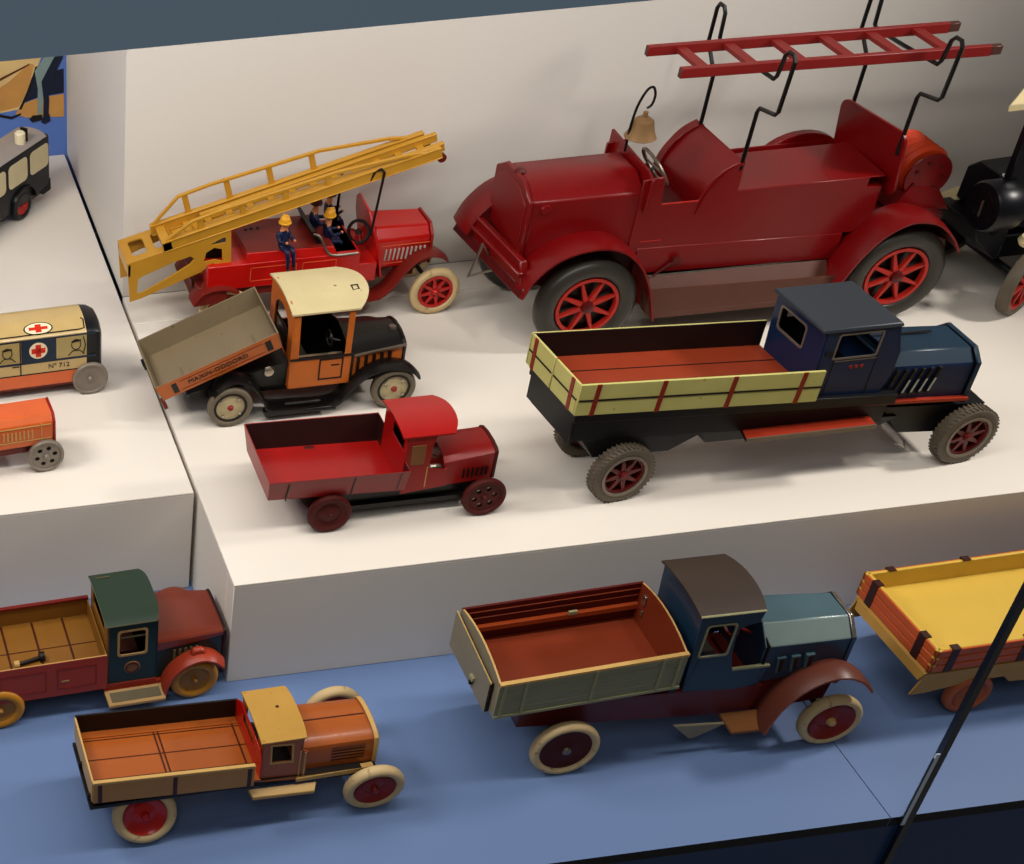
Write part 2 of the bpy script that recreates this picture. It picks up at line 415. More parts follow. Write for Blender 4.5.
# ------------------------------------------------------------------ large red fire engine (nose to the left)
def fire_engine():
    t = thing('toy_fire_engine', 'large dark red tin fire engine with brass bell and hose reel, nose to the left', 'toy fire engine', (0.3700, 0.2451, 0.1), -0.95)
    R = 44; CY = 61
    w0 = wheel(t, (0, 9, R), R, 27, 18, 'rubber', 'spokes', 'red_sp', p=2.5, hubmat='red_dk', spokes=8, spin=0.35, thin=.62)
    copy_tree(w0, t, (276, 9, R))
    far_wheel(w0, t, (-10, 2 * CY - 9, R)); far_wheel(w0, t, (276, 2 * CY - 9, R))
    y0, y1 = 24, 98
    # hood: loft of an eight-sided section
    def sec(x, ys, zb, zs, zr, yr):
        return [(x, CY - ys, zb), (x, CY - ys, zs), (x, CY - yr, zr), (x, CY + yr, zr), (x, CY + ys, zs), (x, CY + ys, zb)]
    hood = MB(); hood.loft([sec(-56, 36, 84, 136, 147, 17), sec(40, 36, 84, 136, 148, 17)], 'red_old')
    h = hood.build('hood', t, bevel=2.2, seg=3)
    rad = MB()
    rad.loft([sec(-59.5, 37.2, 86, 137, 148.6, 18), sec(-56, 37.2, 86, 137, 148.6, 18)], 'red_old')
    rp = rad.build('radiator', t, bevel=1)
    g = MB(); g.loft([sec(-60.2, 31, 96, 132, 142, 14), sec(-59.2, 31, 96, 132, 142, 14)], 'red_old'); g.build('radiator_grille', rp, bevel=0.5)
    cap = MB(); cap.lathe([(0, 0), (5, 0), (5, 1.5), (3, 3.5), (0, 4)], 'red_dk', (-55, CY, 147), 'z', 16); cap.build('radiator_cap', rp)
    for yy, sg in ((y0, -1), (y1, 1)):
        k = MB(); k.lathe([(0, -3.5 * 1), (4, -3), (5, -1), (5, 0), (0, 0)] if sg < 0 else [(0, 3.5), (4, 3), (5, 1), (5, 0), (0, 0)], 'red_old', (-44, yy + (2.4 if sg < 0 else -2.4), 129), 'y', 18); k.build('hood_knob', h)
    # body side with cockpit cut-out and the rear box
    arc = [(90, 130), (92, 135), (97, 144), (104, 151), (112, 155.5), (118, 157)]
    prof = [(36, 80), (36, 148), (54, 150), (56, 124.5), (88, 124.5)] + arc + [(120.5, 157), (121, 130.5), (236, 131.5), (236, 80)]
    body = MB()
    body.plate(prof, [], 0, 2, XZ(y0), 'red_old'); body.plate(prof, [], 0, 2, XZ(y1, -1), 'red_old')
    body.hexa([(121, y0, 130), (250, y0, 131), (250, y1, 122), (121, y1, 122), (121, y0 + .5, 131), (250, y0 + .5, 132), (250, y1 - 14, 134), (121, y1 - 14, 133)], 'red_old')
    body.box(36, 120, y0 + 2, y1 - 2, 82, 108, 'red_dk'); body.box(120, 250, y0 + .5, y1 - .5, 80, 122, 'red_old')
    body.hexa([(45, y0 - 1.2, 60), (228, y0 - 1.2, 56), (228, y1 + 1.2, 56), (45, y1 + 1.2, 60), (45, y0 - .6, 84), (228, y0 - .6, 80), (228, y1 + .6, 80), (45, y1 + .6, 84)], 'red_old')
    b = body.build('body', t, bevel=0.5)
    # pressed seams
    s = MB(); s.box(46, 64, y0 - .5, y0 + .5, 90, 90.8, 'red_sp')
    s.box(56, 88, y0 - .5, y0 + .8, 124, 125.0, 'red_sp'); s.build('door_seam', b)
    seat = MB(); seat.strip(spline([(88, 112), (92, 128), (98, 139), (107, 150), (119, 157)], 4), y0 - 1, y1 + 10, 1.6, 'red_old', 0); seat.box(70, 92, y0 + 2, y1 - 2, 108, 113, 'red_dk'); seat.build('seat', t)
    dash = MB(); dash.plate([(y0 - 3, 120), (y0 - 3, 149), (y0 + 8, 153), (y1 + 6, 157), (y1 + 7, 156), (y1 + 4, 120)], [], 0, 2, lambda u, v, d: (41 + d + (v - 140) * 0.06, u, v), 'red_old'); dash.build('dashboard', t, bevel=.4)
    st = MB(); st.tube([(54 - .52 * 18 * sin(a), 44 + 18 * cos(a), 149 + .85 * 18 * sin(a)) for a in [2 * PI * i / 28 for i in range(28)]], 1.5, 'steel', 6, True); st.tube([(54, 44, 149), (44, 44, 143)], 1.5, 'wire', 6)
    st.tube([(54, 27, 149), (54, 61, 149)], 1, 'steel', 6); st.build('steering_wheel', t)
    # fenders
    fp = spline([(-64, 62), (-55, 80), (-36, 97), (-8, 104), (16, 100), (36, 84), (49, 62), (57, 38), (60, 27)], 5)
    rp_ = spline([(214, 27), (220, 44), (232, 70), (248, 90), (268, 100), (288, 98), (302, 90), (314, 78), (321, 67)], 5)
    for i, pth in enumerate((fp, rp_)):
        for ya, yb in ((-4, 30), (2 * CY + 4, 2 * CY - 30)):
            f = MB((lambda x, y, z: (x - 14, y, z + 11)) if (i == 0 and ya > 50) else None); f.strip(pth, min(ya, yb), max(ya, yb), 1.6, 'red_old', 2.5)
            # inner valance closing the fender against the body
            yv = 30 if ya < 50 else 2 * CY - 30
            f.plate(list(pth) + ([(57, 90), (0, 104), (-55, 90)] if i == 0 else [(318, 90), (270, 104), (230, 96)])[::1] if False else list(pth), [], -0.8, 0.8, lambda u, v, d, q=yv: (u, q + d, v), 'red_dk')
            f.build('fender', t, angle=50)
    # front apron between the fenders, with lip
    ap = MB(lambda x, y, z: (x - .10 * y, y, z)); ap.hexa([(-66, -2, 62), (-60, -2, 60), (-60, 2 * CY + 2, 60), (-66, 2 * CY + 2, 62), (-62, -2, 70), (-56, -2, 72), (-56, 2 * CY + 2, 72), (-62, 2 * CY + 2, 70)], 'red_dk')
    ap.hexa([(-63, 4, 70), (-54, 4, 70), (-54, 2 * CY - 4, 70), (-63, 2 * CY - 4, 70), (-62, 12, 90), (-56, 12, 90), (-56, 2 * CY - 12, 90), (-62, 2 * CY - 12, 90)], 'red_old')
    ap.box(-66, -60, 6, 2 * CY - 6, 78, 82, 'red_old'); ap.build('front_apron', t, bevel=1)
    cr = MB(); cr.tube([(-64, CY + 2, 62), (-76, CY, 81), (-86, CY - 4, 52), (-62, CY - 8, 60)], 1.6, 'steel', 8); cr.build('starting_crank', t)
    sg_ = MB(); sg_.plate([(220 + 40 * cos(PI * i / 16), 108 + 30 * sin(PI * i / 16)) for i in range(17)], [], 0, 8, XZ(99), 'red_old'); sg_.build('side_locker', t, bevel=1.5)
    # running boards
    for ya, s_ in ((0, 1), (2 * CY, -1)):
        r = MB(); a, bb = sorted((ya + 2 * s_, ya + 22 * s_)); r.hexa([(60, a, 26), (216, a, 26), (216, bb, 26), (60, bb, 26), (54, a, 31), (220, a, 31), (220, bb, 56), (54, bb, 56)], 'brownsill'); r.hexa([(54, a, 30), (220, a, 29), (220, a + 1.2, 29), (54, a + 1.2, 30), (54, a + 2 * s_, 54), (220, a + 2 * s_, 50), (220, a + 1.2 + 2 * s_, 50), (54, a + 1.2 + 2 * s_, 54)], 'brownsill'); r.build('running_board', t)
    lv = MB(); lv.tube([(63, y0 - 3, 57), (80, y0 - 3, 70)], 1.1, 'red_dk', 6); lv.lathe([(0, -2), (4, -2), (4, 2), (0, 2)], 'red_dk', (81, y0 - 3, 71), 'y', 14); lv.build('crank_lever', t)
    ax = MB(); ax.tube([(0, 12, R), (0, 2 * CY - 12, R)], 3, 'black'); ax.tube([(276, 12, R), (276, 2 * CY - 12, R)], 3, 'black'); ax.box(-30, 300, 34, 90, 50, 80, 'black'); ax.build('chassis', t)
    # rear board and hose reel
    rb = MB(); rb.plate([(u, v) for u, v in rrect(y0 - 4, y1 + 2, 112, 170, 9)], [], 0, 2.2, lambda u, v, d: (255 + d - (v - 140) * 0.12 - (u - 24) * .12, u, v), 'red_old'); rb.build('rear_board', t)
    reel = MB()
    for q in (38, 84): reel.lathe([(0, -1), (20, -1), (21, 0), (20, 1), (0, 1)], 'red_old', (299, q, 119), 'y', 36)
    reel.lathe([(0, 0), (8, 0), (8, 46), (0, 46)], 'red_dk', (299, 38, 119), 'y', 20)
    for k in range(7):
        a = 2 * PI * k / 7; reel.lathe([(0, -1.6), (1.6, -1.4), (1.6, 0), (0, 0)], 'red_dk', (299 + 13 * cos(a), 37, 119 + 13 * sin(a)), 'y', 8)
    reel.hexa([(272, 34, 92), (326, 34, 88), (326, 88, 88), (272, 88, 92), (286, 36, 112), (312, 36, 108), (312, 86, 108), (286, 86, 112)], 'red_old')
    ro = reel.build('hose_reel', t)
    ho = MB()
    for q in range(5): ho.lathe([(15, -4), (20, -4), (22.5, 0), (20, 4), (15, 4), (15, -4)], 'hose', (297, 45 + q * 8, 122), 'y', 30)
    ho.build('hose', ro)
    tail = MB(); tail.box(250, 316, 24, 98, 70, 90, 'red_dk'); tail.hexa([(306, 12, 58), (320, 12, 56), (318, 110, 56), (306, 110, 58), (306, 12, 76), (318, 12, 72), (316, 110, 72), (306, 110, 76)], 'red_dk'); tail.build('tail_frame', t, bevel=1)
    # bell on its gooseneck
    bl = MB(); bl.tube(spline([(33, 60, 158), (33, 60, 180), (35, 60, 198), (40, 60, 211), (45, 60, 213), (48, 60, 206), (47, 60, 198), (43.5, 60, 195)], 5), 1.1, 'wire', 8); br = bl.build('bell_bracket', t)
    be = MB(); be.lathe([(0, 22), (2, 22), (2, 17.5), (5, 17), (8, 14.5), (9.4, 9), (11, 4), (13, 0), (12.4, -.5), (0, 2)], 'brass', (43.5, 60, 170), 'z', 28); be.build('bell', br)
    # ladder hooks: bent wire, near and far loops joined under the ladder
    for x in (118, 253):
        hk = MB()
        near = [(x, 25, 150), (x, 25, 200), (x, 23, 204.5), (x, 1, 208.5), (x, -2, 212), (x, -4, 254), (x, -1, 258), (x, 6, 258), (x, 10, 254), (x, 13, 236), (x, 16, 232), (x, 36, 231), (x, 62, 229.5), (x, 86, 229), (x, 102, 229), (x, 104, 231), (x, 105.5, 251), (x, 109, 255.5), (x, 116, 255.5), (x, 119, 251), (x, 119, 222), (x, 101, 204), (x, 99, 200), (x, 98, 140)]
        hk.tube(near, 1.7, 'wire', 8); hk.build('ladder_hook', t)
    return t
fire_engine()

def red_ladder():
    t = thing('toy_ladder', 'red wooden toy ladder lying across wire hooks above the large fire engine', 'toy ladder', (0.3700, 0.2451, 0.1), -0.95)
    z = 234.6
    for (xa, ya, xb, yb) in ((45, 28, 296, 19), (39, 74, 292, 68)):
        r = MB(); n = 2.6
        r.hexa([(xa, ya - n, z), (xb, yb - n, z), (xb, yb + n, z), (xa, ya + n, z), (xa, ya - n, z + 8.4), (xb, yb - n, z + 8.4), (xb, yb + n, z + 8.4), (xa, ya + n, z + 8.4)], 'ladred', x0='ladend', x1='ladend')
        rl = r.build('rail', t, bevel=.5)
        e = MB(); e.hexa([(xb - .2, yb - n * .9, z + .6), (xb + 9, yb - n * .9, z + .6), (xb + 9, yb + n * .9, z + .6), (xb - .2, yb + n * .9, z + .6), (xb - .2, yb - n * .9, z + 7.8), (xb + 9, yb - n * .9, z + 7.8), (xb + 9, yb + n * .9, z + 8.4), (xb - .2, yb + n * .9, z + 8.4)], 'ladend'); e.build('rail_end', rl, bevel=.5)
    for k in range(6):
        x = 66 + k * 39.5; yn = 30 - (x - 43) * 12 / 262; yf = 78 - (x - 33) * 6 / 263
        r = MB(); r.box(x - 4.5, x + 4.5, yn + 3, yf - 3, z + 3, z + 6.5, 'ladred'); r.build('rung', t, bevel=.4)
red_ladder()

# ------------------------------------------------------------------ red ladder truck with yellow turntable ladder
def ladder_truck():
    t = thing('toy_ladder_truck', 'bright red tin ladder truck with long raised yellow ladder', 'toy ladder truck', (0.0500, 0.3270, 0.1), 0)
    CY = 38
    w0 = wheel(t, (219, 5, 23), 23, 15.5, 8, 'creamtire', 'spokes', 'redhub', p=2.4, hubmat='redhub', spokes=8, back='redbrown')
    copy_tree(w0, t, (27, 12, 23)); far_wheel(w0, t, (219, 2 * CY - 5, 23)); far_wheel(w0, t, (27, 2 * CY - 12, 23))
    y0, y1 = 6, 70
    b = MB(); b.box(9, 146, y0, y1, 46, 70, 'red'); b.box(2, 160, y0 + 4, y1 - 4, 36, 48, 'redbrown')
    b.hexa([(44, y0 + .3, 70), (127, y0 + .3, 66), (127, y1, 70), (44, y1, 70), (44, y0 + 3, 79), (122, y0 + 3, 77), (122, y1 - 4, 79), (44, y1 - 4, 79)], 'red', top='redbrown', x1='redbrown')
    b.hexa([(-2, 2, 34), (26, 2, 36), (26, 74, 36), (-2, 74, 34), (4, 2, 47), (26, 2, 50), (26, 74, 50), (4, 74, 47)], 'redbrown')
    bo = b.build('body', t, bevel=.5)
    s = MB()
    for xa, xb in ((47, 88), (94, 124)):
        for z in (52, 65): s.box(xa, xb, y0 - .3, y0 + .2, z, z + .6, 'pinline')
        for x in (xa, xb): s.box(x, x + .6, y0 - .3, y0 + .2, 52, 65.6, 'pinline')
    for x in (52, 57, 63, 107, 112): s.box(x, x + 2.5, 50 - (x % 3), 52, 79, 79.8, 'print')
    s.build('panel_line', bo)
    # hood and cowl
    def sec(x, ys, zb, zs, zt, yr): return [(x, CY - ys, zb), (x, CY - ys, zs), (x, CY - yr, zt), (x, CY + yr, zt), (x, CY + ys, zs), (x, CY + ys, zb)]
    h = MB(); h.loft([sec(162, 24, 46, 74, 84, 16), sec(213, 22, 46, 73, 82, 14)], 'red'); ho = h.build('hood', t, bevel=2, seg=2)
    h2 = MB(); h2.loft([sec(213, 22.6, 46, 73.6, 82.8, 14), sec(215.5, 22.6, 46, 73.6, 82.8, 14)], 'red2dk'); h2.build('radiator', t, bevel=.5)
    l = MB()
    for k in range(10): l.hexa([(171 + k * 3.9, CY - 24.6, 54), (172.2 + k * 3.9, CY - 24.6, 54), (172.2 + k * 3.9, CY - 22.6, 54), (171 + k * 3.9, CY - 22.6, 54), (172 + k * 3.9, CY - 24.6, 65), (173.2 + k * 3.9, CY - 24.6, 65), (173.2 + k * 3.9, CY - 22.6, 65), (172 + k * 3.9, CY - 22.6, 65)], 'louvre')
    l.box(168, 212, CY - 24.0, CY - 23, 50.5, 51, 'pinline'); l.box(168, 212, CY - 24.0, CY - 23, 68, 68.6, 'pinline'); l.build('louvre', ho)
    cw = MB(); cw.plate([(CY - 30, 40), (CY - 30, 66), (CY - 22, 82), (CY - 10, 98), (CY + 16, 102), (CY + 24, 96), (CY + 30, 80), (CY + 30, 40)], [], 0, 2, lambda u, v, d: (160 + d - (v - 80) * .18, u, v), 'red'); cw.box(146, 162, y0, y1, 40, 58, 'red'); cw.build('cowl', t, bevel=.4)
    sw = MB(); sw.lathe([(8.6, -1.5), (10.6, -1.5), (11.4, 0), (10.6, 1.5), (8.6, 1.5), (8.6, -1.5)], 'print', (0, 0, 0), 'x', 30); sw.lathe([(0, 1), (3, 1), (3, -1), (0, -1)], 'print', (0, 0, 0), 'x', 12)
    for k in range(3): sw.tube([(0, 0, 0), (0, 9.5 * cos(k * 2.1), 9.5 * sin(k * 2.1))], 1.1, 'redbrown', 6)
    sw.tube([(0, 0, 0), (14, 0, -12)], 1.4, 'print', 6); so = sw.build('steering_wheel', t, (150, 28, 78)); so.rotation_euler = (0, 0.35, 0.75)
    se = MB(); se.box(118, 144, y0 + 5, y1 - 6, 66, 70, 'black'); se.hexa([(112, y0 + 8, 70), (117, y0 + 8, 70), (117, y1 - 8, 70), (112, y1 - 8, 70), (103, y0 + 10, 89), (106, y0 + 10, 90), (106, y1 - 8, 90), (103, y1 - 8, 89)], 'black'); se.tube(spline([(103, 11, 90), (108, 8, 88), (114, 7, 76), (121, 6, 70), (143, 5, 70.5)], 4), 1.2, 'steel', 6); se.build('seat', t)
    for ya, yb in ((0, 20), (2 * CY - 20, 2 * CY)):
        f = MB(); f.strip(spline([(226, 55), (219, 60), (208, 62), (197, 58), (186, 46), (176, 32), (168, 25), (160, 23), (120, 23), (100, 23)][::-1], 4), ya, yb, 1.4, 'redbrown', 1.2); f.build('fender', t, angle=50)
        f = MB(); f.strip(spline([(-4, 36), (4, 46), (18, 50), (34, 46), (44, 30), (50, 24)], 4), ya, yb, 1.4, 'redbrown', 1.2); f.build('fender', t, angle=50)
    ch = MB(); ch.box(0, 205, 26, 50, 30, 46, 'redbrown'); ch.tube([(219, 6, 23), (219, 70, 23)], 2, 'black'); ch.tube([(27, 12, 23), (27, 64, 23)], 2, 'black'); ch.build('chassis', t)
    # yellow rear frame: two cut-out side plates and a slotted deck, tilted with the ladder
    out = [(-59, 40), (-62, 78), (29, 102.5), (31, 68), (22, 66), (14, 71), (4, 63), (-30, 50), (-48, 43)]
    h1 = [(-53, 48), (-52, 62), (-48, 65), (-20, 76), (-6, 80), (-2, 77), (-6, 72), (-26, 60), (-48, 48.5)]
    h2 = [(6, 73), (8, 82), (15, 86), (22, 84), (23, 72), (16, 74)]
    h3 = [(10, 89), (22, 95), (25, 95), (25, 90), (16, 89)]
    fr = MB()
    for q, sg in ((12, 1), (56, -1)): fr.plate(out, [h1, h2, h3], 0, 1.6, XZ(q, sg), 'yellow')
    dk = lambda u, v, d: (u, v, 78 + (u + 62) * 0.269 - d)
    fr.plate([(-62, 12), (29, 12), (29, 56), (-62, 56)], [rrect(-55, -42, 22, 48, 3), rrect(-35, -18, 22, 48, 3)], 0, 1.4, dk, 'yellow')
    fr.box(-61, -59, 12, 56, 66, 78, 'yellow'); fr.build('rear_frame', t, bevel=.25)
    pv = MB(); pv.lathe([(0, -16), (5, -16), (5, 16), (0, 16)], 'black', (16, 34, 80), 'y', 20); pv.lathe([(0, 60), (14, 60), (12, 82), (0, 82)], 'black', (20, 34, 0), 'z', 20); pv.build('turntable', t)
    # the ladder: an inner and outer rail pair; each rail a truss of bottom beam, uprights and hand rail
    ang = math.atan2(154 - 90, 210 + 29); ca, sa = cos(ang), sin(ang)
    lad = thing('x', '', '', (0, 0, 0)); del lad['label']; del lad['category']; lad.name = 'ladder'; lad.parent = t
    lad.location = (-.030, 0, .0895); lad.rotation_euler = (0, -ang, 0)
    L = 250
    def rail(y, lean, z0, x0, x1, tip, hh, nm):
        m = MB()
        m.box(x0, x1, y - 2, y + 2, z0, z0 + 9, 'yellow'); m.box(x0, x1, y - 3, y + 3, z0 + 8.6, z0 + 9.8, 'yellow'); m.box(x0, x1, y - 2.6, y + 2.6, z0 - .4, z0 + .6, 'yellow')
        m.build(nm, lad, bevel=.3)
        g = MB(); top = [(x0 + 2, z0 + 10), (x0 + 30, z0 + 10 + hh), (x0 + 60, z0 + 11 + hh), (x1 - 90, z0 + 12 + hh * .75), (x1 - 30, z0 + 10.5 + hh * .25), (x1 - 12, z0 + 9.6)]
        g.strip(top, y - 1.6 + lean, y + 1.6 + lean, 2.4, 'yellow')
        def zt(x):
            for (a, za), (b_, zb) in zip(top, top[1:]):
                if a <= x <= b_: return za + (zb - za) * (x - a) / (b_ - a)
        for x in (x0 + 36, x0 + 74, x0 + 112, x0 + 150):
            if x < x1 - 30: g.box(x - 2.6, x + 2.6, y - .8 + lean, y + .8 + lean, z0 + 9, zt(x) - .4, 'yellow')
        g.build('hand_rail', lad, bevel=.2)
    rail(14, 0, -3, 0, L - 2, 1, 10.5, 'rail'); rail(45, 0, -2, -4, L - 6, 1, 19, 'rail')
    deck = MB()
    for k in range(13): x = 8 + k * 19; deck.box(x - 3, x + 3, 15, 44, -1.5, 1, 'yellow')
    deck.box(0, 8, 12, 47, -3, 5, 'yellow'); deck.build('rung', lad, bevel=.3)
    for nm_, yy in (('inner_rail', 21), ('inner_rail', 39)):
        q = MB(); q.box(40, L + 3, yy - 1.5, yy + 1.5, -2, 5, 'yellow'); q.box(40, L + 3, yy - 2.4, yy + 2.4, 4.6, 6, 'yellow'); q.build(nm_, lad, bevel=.3)
    pu = MB(); pu.lathe([(0, -2), (4, -2), (4, 2), (0, 2)], 'redbrown', (L - 2, 16, -5), 'y', 16); pu.build('pulley', lad); pu = MB(); pu.lathe([(0, -2), (4, -2), (4, 2), (0, 2)], 'redbrown', (L - 6, 43, -3), 'y', 16); pu.build('pulley', lad)
    sp = MB(); sp.tube([(155, 12, 82), (156, 12, 92), (160, 11, 143), (157, 11, 146), (152, 12, 144), (149, 13, 135)], 1.2, 'print', 8); sp.build('ladder_support', t); sp = MB(); sp.tube([(138, 56, 66), (139, 55, 130)], 1.3, 'wire', 8); sp.build('ladder_support', t)
    return t
ladder_truck()

# small lithographed firemen on the ladder truck: one continuous skinned body each
def fireman(label, loc, yaw, joints, bones, helm, scale=1.0, colr=None):
    t = thing('toy_fireman', label, 'toy figure', loc, yaw, 'firemen riding the ladder truck')
    me = bpy.data.meshes.new('body'); vs = [tuple(c * scale * .001 for c in j[0]) for j in joints]
    me.from_pydata(vs, bones, []); o = bpy.data.objects.new('body', me); C.objects.link(o)
    md = o.modifiers.new('skin', 'SKIN'); md.use_smooth_shade = True
    sk = me.skin_vertices[0].data
    for i, j in enumerate(joints):
        r = j[1] * scale * .001; sk[i].radius = (r, r * j[3] if len(j) > 3 else r)
    sk[0].use_root = True
    s = o.modifiers.new('sub', 'SUBSURF'); s.levels = 1; s.render_levels = 1
    dg = bpy.context.evaluated_depsgraph_get(); dg.update()
    nm = bpy.data.meshes.new_from_object(o.evaluated_get(dg)); bpy.data.objects.remove(o); nm.name = 'body'
    nm.materials.clear()
    mats = ['figblue', 'figskin', 'print']
    for q in mats: nm.materials.append(M[q])
    J = [(Vector(j[0]) * scale * .001, j[2]) for j in joints]
    for p in nm.polygons:
        c = p.center; p.material_index = min(J, key=lambda j: (j[0] - c).length)[1]; p.use_smooth = True
    b = bpy.data.objects.new('body', nm); C.objects.link(b); b.parent = t
    hd = joints[1][0]
    h = MB(); k = scale
    h.lathe([(5.6, -1), (5.8, -.4), (4.9, .4), (4.6, 2.4), (3.4, 5), (1.4, 6.4), (0, 6.6)], helm, (hd[0] * k, hd[1] * k, (hd[2] + 2.0) * k), 'z', 20)
    h.box(-3.4 + hd[0] * k, 3.4 + hd[0] * k, -.7 + hd[1] * k, .7 + hd[1] * k, (hd[2] + 6) * k, (hd[2] + 9.4) * k, helm)
    h.build('helmet', t, bevel=.3)
    f = MB()
    f.lathe([(0, -.6), (1.0, -.4), (1.2, .4), (0, .8)], 'figskin', (hd[0] * k + 4.4 * k, hd[1] * k, (hd[2] - .6) * k), 'x', 8)
    f.build('nose', b)
    e = MB()
    for q in (-1.6, 1.6): e.lathe([(0, .5), (.6, .3), (.6, -.3), (0, -.5)], 'print', (hd[0] * k + 3.9 * k, (hd[1] + q) * k, (hd[2] + .6) * k), 'x', 8)
    e.box(3.9 * k + hd[0] * k, 4.3 * k + hd[0] * k, hd[1] * k - 1.2, hd[1] * k + 1.2, (hd[2] - 2.4) * k, (hd[2] - 2.0) * k, 'print'); e.build('eye', b)
    return t
# joints: (x forward, y left, z), radius, material; 0 pelvis root
def stand():
    J = [((0, 0, 25), 4.6, 0), ((0.6, 0, 49), 4.3, 1), ((0, 0, 31), 4.8, 0), ((0, 0, 38), 5.2, 0), ((0.2, 0, 43.2), 2.4, 1),
         ((0, 5.6, 39.5), 2.4, 0), ((1, 7.4, 33), 2.1, 0), ((5, 5.2, 27.5), 1.7, 0), ((7, 3.4, 27), 1.4, 1),
         ((0, -5.6, 39.5), 2.4, 0), ((1, -7.4, 33), 2.1, 0), ((5, -5.2, 27.5), 1.7, 0), ((7, -3.4, 27), 1.4, 1),
         ((0, 2.6, 22), 3.1, 0), ((.6, 2.7, 12), 2.5, 0), ((0, 2.7, 2.4), 2.0, 2), ((3.6, 2.8, 1.4), 1.3, 2),
         ((0, -2.6, 22), 3.1, 0), ((.6, -2.7, 12), 2.5, 0), ((0, -2.7, 2.4), 2.0, 2), ((3.6, -2.8, 1.4), 1.3, 2)]
    B = [(0, 2), (2, 3), (3, 4), (4, 1), (3, 5), (5, 6), (6, 7), (7, 8), (3, 9), (9, 10), (10, 11), (11, 12), (0, 13), (13, 14), (14, 15), (15, 16), (0, 17), (17, 18), (18, 19), (19, 20)]
    return J, B
def sit():
    J = [((0, 0, 5), 4.8, 0), ((1, 0, 29.5), 4.3, 1), ((0, 0, 11), 4.9, 0), ((0, 0, 18), 5.3, 0), ((0.4, 0, 23.6), 2.4, 1),
         ((0, 5.8, 19), 2.4, 0), ((3, 7.2, 13), 2.1, 0), ((10, 5.4, 13.5), 1.7, 0), ((14, 4.4, 15), 1.5, 1),
         ((0, -5.8, 19), 2.4, 0), ((3, -7.2, 13), 2.1, 0), ((10, -5.4, 13.5), 1.7, 0), ((14, -4.4, 15), 1.5, 1),
         ((3, 3, 4.4), 3.2, 0), ((13, 3.4, 4.5), 2.7, 0), ((15.5, 3.4, -7), 2.1, 0), ((15.8, 3.4, -14), 1.7, 2), ((19, 3.6, -15), 1.3, 2),
         ((3, -3, 4.4), 3.2, 0), ((13, -3.4, 4.5), 2.7, 0), ((15.5, -3.4, -7), 2.1, 0), ((15.8, -3.4, -14), 1.7, 2), ((19, -3.6, -15), 1.3, 2)]
    B = [(0, 2), (2, 3), (3, 4), (4, 1), (3, 5), (5, 6), (6, 7), (7, 8), (3, 9), (9, 10), (10, 11), (11, 12), (0, 13), (13, 14), (14, 15), (15, 16), (16, 17), (0, 18), (18, 19), (19, 20), (20, 21), (21, 22)]
    return J, B
LT = Vector((0.0500, 0.3270, 0.1))
def at(p): return tuple(LT + Vector(p) * .001)
fireman('seated toy fireman with yellow helmet steering the ladder truck', at((121, 28, 68)), 0, *sit(), 'helmy', .95)
fireman('toy fireman with yellow helmet sitting on the edge of the ladder truck body', at((75, 9, 79)), -70, *sit(), 'helmy', .88)
fireman('toy fireman with brown hat on the back of the bench behind the driver', at((114, 46, 70)), 0, *sit(), 'helmb')
fireman('toy fireman with brown hat beside the ladder truck steering wheel post', at((132, 62, 70)), 0, *sit(), 'helmb', .95)

def cab_sides(m, y0, y1, th, outer, holes, mat, inner=None):
    m.plate(outer, holes, 0, th, XZ(y0), mat, back=inner); m.plate(outer, holes, 0, th, XZ(y1, -1), mat, back=inner)
def roof_sheet(m, xr, xf, y0, y1, zf, th, mat, edge=None, round_front=0, n=12, pw=2.0):
    """zf(u) height, u=-1..1 across; front edge rounded by ROUND_FRONT at the corners"""
    secs = []
    for i in range(n + 1):
        u = -1 + 2 * i / n; y = y0 + (y1 - y0) * i / n; z = zf(u); x1 = xf - round_front * abs(u) ** pw
        secs.append([(xr, y, z - th), (x1, y, z - th), (x1, y, z), (xr, y, z)])
    m.loft(secs, [edge or mat, edge or mat, mat, edge or mat], capmat=edge or mat)

